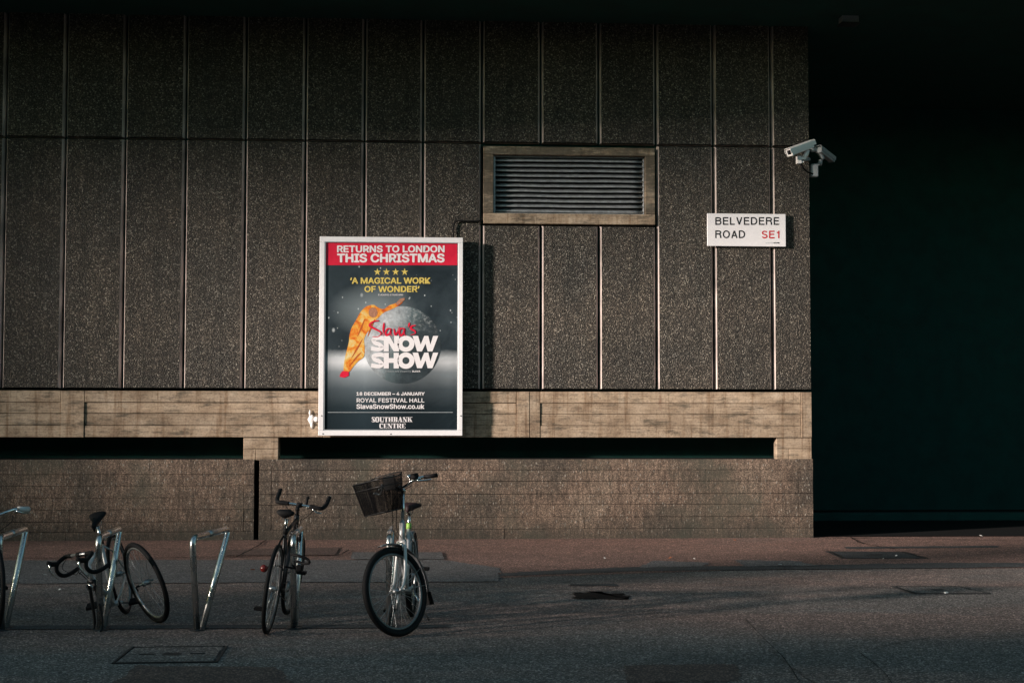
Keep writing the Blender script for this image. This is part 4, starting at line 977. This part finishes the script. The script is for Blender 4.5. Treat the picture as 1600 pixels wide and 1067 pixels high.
def bicycle(label, rear, heading, steer, lean=0.0, pitch=0.0, kind='city', frame='silver', bar='flat', Rr=0.335, seat_h=0.86, stem_h=0.12, front=True, tyre_r=0.018, opts=()):
    th = thing('bicycle', label, 'bicycle', (rear[0], rear[1], 0), 'bicycles parked at the stands')
    RH = Vector((0, 0, Rr)); Pm = Matrix.Translation(RH) @ Matrix.Rotation(pitch, 4, 'Y') @ Matrix.Translation(-RH)
    T0 = Matrix.Rotation(heading, 4, 'Z') @ Matrix.Rotation(lean, 4, 'X') @ Pm
    WB = 1.02; BB = Vector((0.425, 0, 0.275)); ST = Vector((0.265, 0, 0.275+0.49))
    ax = Vector((-math.cos(R(71)), 0, math.sin(R(71)))); perp = Vector((math.sin(R(71)), 0, math.cos(R(71))))
    FH = Vector((WB, 0, Rr)); A = FH-perp*0.048; H0 = A+ax*0.40; H1 = A+ax*0.54
    SM = Matrix.Translation(A) @ Matrix.Rotation(steer, 4, ax) @ Matrix.Translation(-A); TS = T0 @ SM
    fm = M[frame]
    # frame
    m = MB(); m.tube([BB, ST], 0.0155, 12)
    if 'stepthrough' in opts:
        m.tube(bezier([H0+ax*0.03, Vector((0.62, 0, 0.44)), BB+Vector((0.02, 0, 0.02))], 8), 0.021, 12); m.tube(bezier([H1-ax*0.03, Vector((0.60, 0, 0.60)), BB.lerp(ST, 0.55)], 8), 0.015, 12)
    else:
        m.tube([H0+ax*0.03, BB], 0.0185, 12); m.tube([H1-ax*0.03, ST-Vector((0, 0, 0.03))], 0.0145, 12)
    m.tube([H0-ax*0.01, H1+ax*0.01], 0.021, 12)
    for s in (-1, 1):
        m.tube([BB+Vector((-0.02, s*0.022, 0)), Vector((0.30, s*0.045, .30)), Vector((0, s*0.062, Rr))], 0.0085, 8)
        m.tube([ST+Vector((0.005, s*0.010, -0.05)), Vector((0.17, s*0.040, .62)), Vector((0, s*0.062, Rr))], 0.0075, 8)
    m.tube([BB+Vector((0, -0.035, 0)), BB+Vector((0, 0.035, 0))], 0.022, 12)
    m.build('frame', fm, th, T0)
    # seat post and saddle
    d = (ST-BB).normalized(); SP = ST+d*((seat_h-0.05-ST.z)/d.z)
    m = MB(); m.tube([ST-d*0.02, SP], 0.0135, 10); m.build('seat_post', M['chrome'], th, T0)
    saddle(th, T0, SP+Vector((0.01, 0, 0.05)), M['saddle'] if kind == 'city' else M['black'], 0.095 if kind == 'city' else 0.072, 0.26)
    m = MB(); m.tube([ST-d*0.03, ST+d*0.015], 0.021, 10); m.build('seat_clamp', M['green'] if 'green' in opts else M['black'], th, T0)
    wheel(th, (0, 0, Rr), T0, Rr, tyre_r, 'rim')
    # fork and steering
    m = MB()
    crown = H0-ax*0.015
    for s in (-1, 1):
        m.tube(bezier([crown+Vector((0, s*0.035, 0)), A+ax*0.20+Vector((0, s*0.050, 0)), A+ax*0.07+perp*0.012+Vector((0, s*0.053, 0)), FH+Vector((0, s*0.053, 0))], 5), [0.0135]*6+[0.012]*5+[0.0095]*5, 8)
    m.tube([crown+Vector((0, -0.04, 0)), crown+Vector((0, 0.04, 0))], 0.017, 8); m.tube([crown, H0], 0.016, 8)
    m.build('fork', M['blackpaint'] if 'darkfork' in opts else fm, th, TS)
    if 'dropouts' in opts:
        for s in (-1, 1):
            m = MB(); m.box(FH+Vector((-0.012, s*0.053-0.004, -0.022)), FH+Vector((0.012, s*0.053+0.004, 0.012)), bev=0.002); m.build('dropout', M['chrome'], th, TS)
    if front: wheel(th, FH, TS, Rr, tyre_r, 'rim')
    # brake calipers
    m = MB(); bc = crown+Vector((0.035, 0, -0.01))
    m.tube([bc+Vector((0, -0.03, -0.05)), bc+Vector((0, -0.036, -0.01)), bc+Vector((0, 0, 0.014)), bc+Vector((0, 0.036, -0.01)), bc+Vector((0, 0.03, -0.05))], 0.0075, 6); m.build('front_brake', M['chrome'], th, TS)
    ST2 = H1+ax*stem_h
    m = MB(); m.tube([H1-ax*0.0, ST2], 0.0135, 10)
    hb = ST2+perp*(0.06 if bar != 'flat' else 0.045)+ax*0.01
    m.tube([ST2-ax*0.012, ST2+ax*0.014], 0.018, 10); m.tube([ST2, hb], 0.0135, 10); m.tube([hb+Vector((0, -0.022, 0)), hb+Vector((0, 0.022, 0))], 0.020, 10)
    m.build('stem', M['black'] if 'blackstem' in opts else M['chrome'], th, TS)
    bars = bpy.data.objects.new('handlebar', None); COL.objects.link(bars); bars.parent = th
    X, Z = Vector((1, 0, 0)), Vector((0, 0, 1)); Yv = lambda y: Vector((0, y, 0))
    if bar == 'flat':
        m = MB(); half = [(0.0, 0.0, 0.0), (0.0, .06, 0.005), (-.005, .13, 0.03), (-.035, .19, 0.045), (-.075, .255, 0.04), (-.110, .305, 0.036)]
        pts = [hb+Vector((x, -y, z)) for x, y, z in half[:0:-1]]+[hb+Vector(h) for h in half]
        m.tube(bezier(pts, 5), 0.0115, 10); m.build('bar_tube', M['chrome'], bars, TS)
        for s in (-1, 1):
            p0 = hb+Vector((-.055, s*.220, .043)); p1 = hb+Vector((-.113, s*.310, .036))
            m = MB(); g_ = 1.35 if 'whitegrip' in opts else 1.0; m.tube([p0, p0.lerp(p1, .5), p1], [.0165*g_, .0150*g_, .0170*g_], 10); m.build('grip', M['whitegrip'] if 'whitegrip' in opts else M['black'], bars, TS)
            m = MB(); q = hb+Vector((-.030, s*.19, .040)); m.tube(bezier([q, q+Vector((.045, s*.015, -.012)), q+Vector((.030, s*.06, -.022)), q+Vector((-.01, s*.115, -.028))], 5), [.009]*5+[.0065]*11, 6, flat=1.0)
            m.tube([q+Vector((-.01, -s*.012, 0)), q+Vector((.01, s*.014, 0))], 0.017, 8); m.build('brake_lever', M['chrome'], bars, TS)
        if 'bell' in opts:
            c = hb+Vector((0.0, .125, .065)); m = MB(); rings = []
            for a in (0, 25, 50, 75, 89): rings.append([c+Vector((.026*math.cos(R(a))*math.cos(2*math.pi*k/14), .026*math.cos(R(a))*math.sin(2*math.pi*k/14), .022*math.sin(R(a)))) for k in range(14)])
            m.loft(rings); m.tube([c, c-Vector((0, 0, .035))], 0.008, 6); m.build('bell', M['chrome'], bars, TS)
            m = MB(); m.box(hb+Vector((-.03, .145, .045)), hb+Vector((.02, .20, .085)), bev=0.008); m.build('shifter', M['black'], bars, TS)
    elif bar == 'bull':
        m = MB(); half = [(0.0, 0.0, 0.0), (0.0, .10, 0.0), (0.0, .165, -0.002), (0.02, .19, 0.004), (.08, .205, 0.03), (.15, .208, .085)]
        pts = [hb+Vector((x, -y, z)) for x, y, z in half[:0:-1]]+[hb+Vector(h) for h in half]
        m.tube(bezier(pts, 6), 0.0125, 10); m.build('bar_tube', M['chrome'], bars, TS)
        for s in (-1, 1):
            m = MB(); m.tube(bezier([hb+Vector((x, s*y, z)) for x, y, z in [(0, .085, 0)]+half[2:]], 6), 0.0175, 10); m.build('bar_tape', M['black'], bars, TS)
            e = hb+Vector((.15, s*.208, .085)); m = MB(); m.tube([e, e+Vector((.03, 0, .008)), e+Vector((.02, 0, -.04)), e+Vector((-.05, 0, -.075))], [.012, .011, .008, .005], 8); m.build('brake_lever', M['chrome'] if s < 0 else M['black'], bars, TS)
        m = MB(); c = hb+Vector((0.01, -.055, .02)); m.tube([c-Z*.02, c+Z*.05], 0.010, 8); m.tube([c+Z*.045, c+Z*.045+X*.03], 0.013, 8); m.build('lamp_mount', M['black'], bars, TS)
        m = MB(); c = hb+Vector((0.0, -.10, -.01)); m.tube([c, c+Vector((.01, -.05, -.03)), c+Vector((.005, -.09, -.03))], 0.006, 6); m.build('inner_brake_lever', M['chrome'], bars, TS)
    elif bar == 'drop':
        m = MB(); m.tube([hb+Yv(-.19), hb+Yv(.19)], 0.0130, 10); m.build('bar_tube', M['alu'], bars, TS)
        for s in (-1, 1):
            m = MB(); prof = [(0, .10, 0), (0.0, .175, 0), (.03, .20, -.004), (.085, .207, -.018), (.112, .208, -.065), (.085, .21, -.118), (.02, .214, -.140), (-.06, .216, -.142)]
            m.tube(bezier([hb+Vector((x, s*y, z)) for x, y, z in prof], 6), 0.0165, 10); m.build('bar_tape', M['black'], bars, TS)
            e = hb+Vector((.088, s*.207, -.012)); m = MB(); m.tube([e, e+Vector((.035, 0, .020)), e+Vector((.060, 0, .050))], [.018, .019, .015], 8); m.build('brake_hood', M['black'], bars, TS)
            m = MB(); m.tube(bezier([e+Vector((.050, 0, .025)), e+Vector((.072, 0, -.01)), e+Vector((.064, 0, -.06)), e+Vector((.045, 0, -.105))], 5), [.008]*10+[.005]*6, 6); m.build('brake_lever', M['chrome'], bars, TS)
    # cables
    m = MB()
    for s, off in ((1, .16), (-1, .13)):
        a = hb+Vector((0.03, s*off, 0.0)); m.tube(bezier([a, a+Vector((.09, -s*.03, -.04)), hb+Vector((.09, s*.03, -.12)), H0+Vector((.05, s*.02, .10)), H0+Vector((.02, s*.02, .02))], 6), 0.0028, 5)
    m.build('brake_cable', M['black'], th, TS)
    # drive train
    c = BB+Vector((0, -0.052, 0)); m = MB(); n = 40
    m.add([c+Vector((r*math.cos(2*math.pi*i/n), y, r*math.sin(2*math.pi*i/n))) for i in range(n) for r, y in ((.082, -.002), (.082, .002), (.066, .002), (.066, -.002))], [(i*4+k, i*4+(k+1) % 4, ((i+1) % n)*4+(k+1) % 4, ((i+1) % n)*4+k) for i in range(n) for k in range(4)])
    for k in range(5): a = 2*math.pi*k/5; m.tube([c, c+Vector((.07*math.cos(a), 0, .07*math.sin(a)))], 0.006, 5)
    m.build('chainring', M['alu'], th, T0)
    ca = R(opts_get(opts, 'crank', 20))
    for s in (-1, 1):
        a = ca+(0 if s < 0 else math.pi); e = BB+Vector((.17*math.cos(a), s*.072, .17*math.sin(a)))
        cr = MB(); cr.tube([BB+Vector((0, s*.058, 0)), e], [.013, .010], 8, flat=0.7); ob = cr.build('crank_arm', M['alu'], th, T0)
        pd = MB(); pd.box(e+Vector((-.045, s*.012, -.012)), e+Vector((.045, s*.10, .012)), bev=0.004); pd.build('pedal', M['black'], th, T0)
    m = MB(); rc = Vector((0, -0.052, Rr))
    for dz, r2 in ((1, .04), (-1, .04)): m.tube([c+Vector((0, 0, dz*.078)), rc+Vector((0, 0, dz*.038))], 0.0038, 5)
    m.tube([rc+Vector((.040*math.cos(a), 0, .040*math.sin(a))) for a in [2*math.pi*i/20 for i in range(20)]], 0.006, 5, closed=True); m.build('chain', M['iron'], th, T0)
    if 'fenders' in opts:
        fender(th, (0, 0, Rr), T0, Rr+0.028, R(15), R(195), M['greymud'], name='rear_mudguard')
        fender(th, FH, TS, Rr+0.028, R(78), R(190), M['greymud'], name='front_mudguard', flap=True)
    if 'rearfender' in opts: fender(th, (0, 0, Rr), T0, Rr+0.03, R(60), R(170), M['black'], name='rear_mudguard')
    if 'basket' in opts:
        basket(th, TS, FH+Vector((0.02-.0, 0, 0.0))+Vector((-.06, 0, Rr+0.115+0.145)))
    if 'rack' in opts:
        m = MB()
        for s in (-1, 1): m.tube([Vector((0.20, s*.05, Rr+.37)), Vector((-.22, s*.06, Rr+.37)), Vector((0, s*.065, Rr))], 0.006, 6)
        m.build('rear_rack', M['black'], th, T0)
    if 'kick' in opts:
        m = MB(); m.tube([BB+Vector((-.06, .05, -.03)), BB+Vector((-.12, .17, -.26))], 0.008, 8); m.build('kick_stand', M['chrome'], th, T0)
    if 'reflector' in opts:
        m = MB(); p = Vector((-.03, .07, Rr+.15)); m.tube([Vector((.12, .04, Rr+.16)), p], 0.009, 6); m.tube([Vector((.12, .04, Rr+.16)), Vector((.12, -.14, Rr+.16))], 0.008, 6); m.build('lamp_bracket', M['black'], th, T0)
        m = MB(); m.tube([p+Vector((-.035, 0.01, 0)), p+Vector((-.012, 0.01, 0)), p+Vector((0, 0.01, 0))], [.024, .030, .018], 12, mi=0); m.build('rear_lamp', M['redglass'], th, T0)
        m = MB(); q = Vector((.12, -.14, Rr+.16)); m.box(q+Vector((-.03, -.045, -.03)), q+Vector((.03, .0, .03)), bev=0.006); m.build('lock_barrel', M['black'], th, T0)
    if 'frontreflector' in opts: pass
    return th, T0, TS, dict(FH=FH, ST=ST, BB=BB, hb=hb, Rr=Rr)
def opts_get(opts, key, d):
    for o in opts:
        if isinstance(o, tuple) and o[0] == key: return o[1]
    return d
def head(a, b): return math.atan2(b[1]-a[1], b[0]-a[0])

# the bicycle with the basket: faces the camera, wheel turned to the left of the picture
r4, f4 = G(643, 963), G(625, 991)
bk4, T0, TS, K4 = bicycle('upright silver grey bicycle with black wire front basket and mudguards', r4, head(r4, f4), R(-39), R(0), 0, 'city', 'silver', 'flat', 0.335, 0.91, 0.25, True, 0.025,
    ('stepthrough', 'green', 'bell', 'fenders', 'basket', 'kick', ('crank', -65)))
# the black bicycle that faces the wall
r3, f3 = G(417, 990), G(447, 962)
bk3, T0, TS, K3 = bicycle('black bicycle with bullhorn handlebar facing the wall, leaning on its stand', r3, head(r3, f3), R(-4), R(7), 0, 'road', 'blackpaint', 'bull', 0.34, 0.90, 0.06, True, 0.016,
    ('darkfork', 'reflector', 'blackstem', ('crank', 60)))
# the silver racer whose fork stands on the ground
r2, f2 = G(199, 958), G(150, 990)
bk2, T0, TS, K2 = bicycle('silver racing bicycle with drop handlebar, front wheel taken off and fork on the ground', r2, head(r2, f2), R(-44), R(12), R(19.5), 'road', 'silver', 'drop', 0.335, 0.93, 0.06, False, 0.016,
    ('darkfork', 'dropouts', 'blackstem', ('crank', 30)))
# its front wheel, stood beside the rear one
lw = thing('bicycle_wheel', 'loose black tyred front wheel propped beside the rear wheel of the silver bicycle', 'wheel', tuple(G(248, 972)))
Tm = Matrix.Rotation(R(-55), 4, 'Z') @ Matrix.Rotation(R(19), 4, 'X')
w_ = wheel(lw, (0, 0, 0.34), Tm, 0.34, 0.020, 'alu', hubw=0.06)
m = MB(); m.tube([(0, -0.06, 0.34), (0, -0.085, 0.34), (0.0, -0.09, 0.335), (0.05, -0.10, 0.32)], [.009, .009, .007, .006], 6); m.build('quick_release', M['black'], lw, Tm)
# the bicycle at the left edge
r1, f1 = G(-26, 962), G(-10, 990)
bk1, T0, TS, K1 = bicycle('dark bicycle with white handlebar grip cut by the left edge of the photo', r1, head(r1, f1), R(8), R(2), 0, 'city', 'blackpaint', 'flat', 0.335, 0.88, 0.02, True, 0.018,
    ('whitegrip', 'darkfork', 'blackstem', ('crank', 10)))
# looped lock on the bullhorn bicycle's stand
m = MB(); m.tube(bezier([W(455, 866, -8.0), W(466, 868, -8.05), W(480, 873, -8.05), W(483, 879, -8.05), W(474, 880, -8.0), W(462, 876, -7.98)], 6), 0.011, 8)
tag(m.build('cable_lock', M['black']), 'black cable lock looped round the stand of the bullhorn bicycle', 'lock')
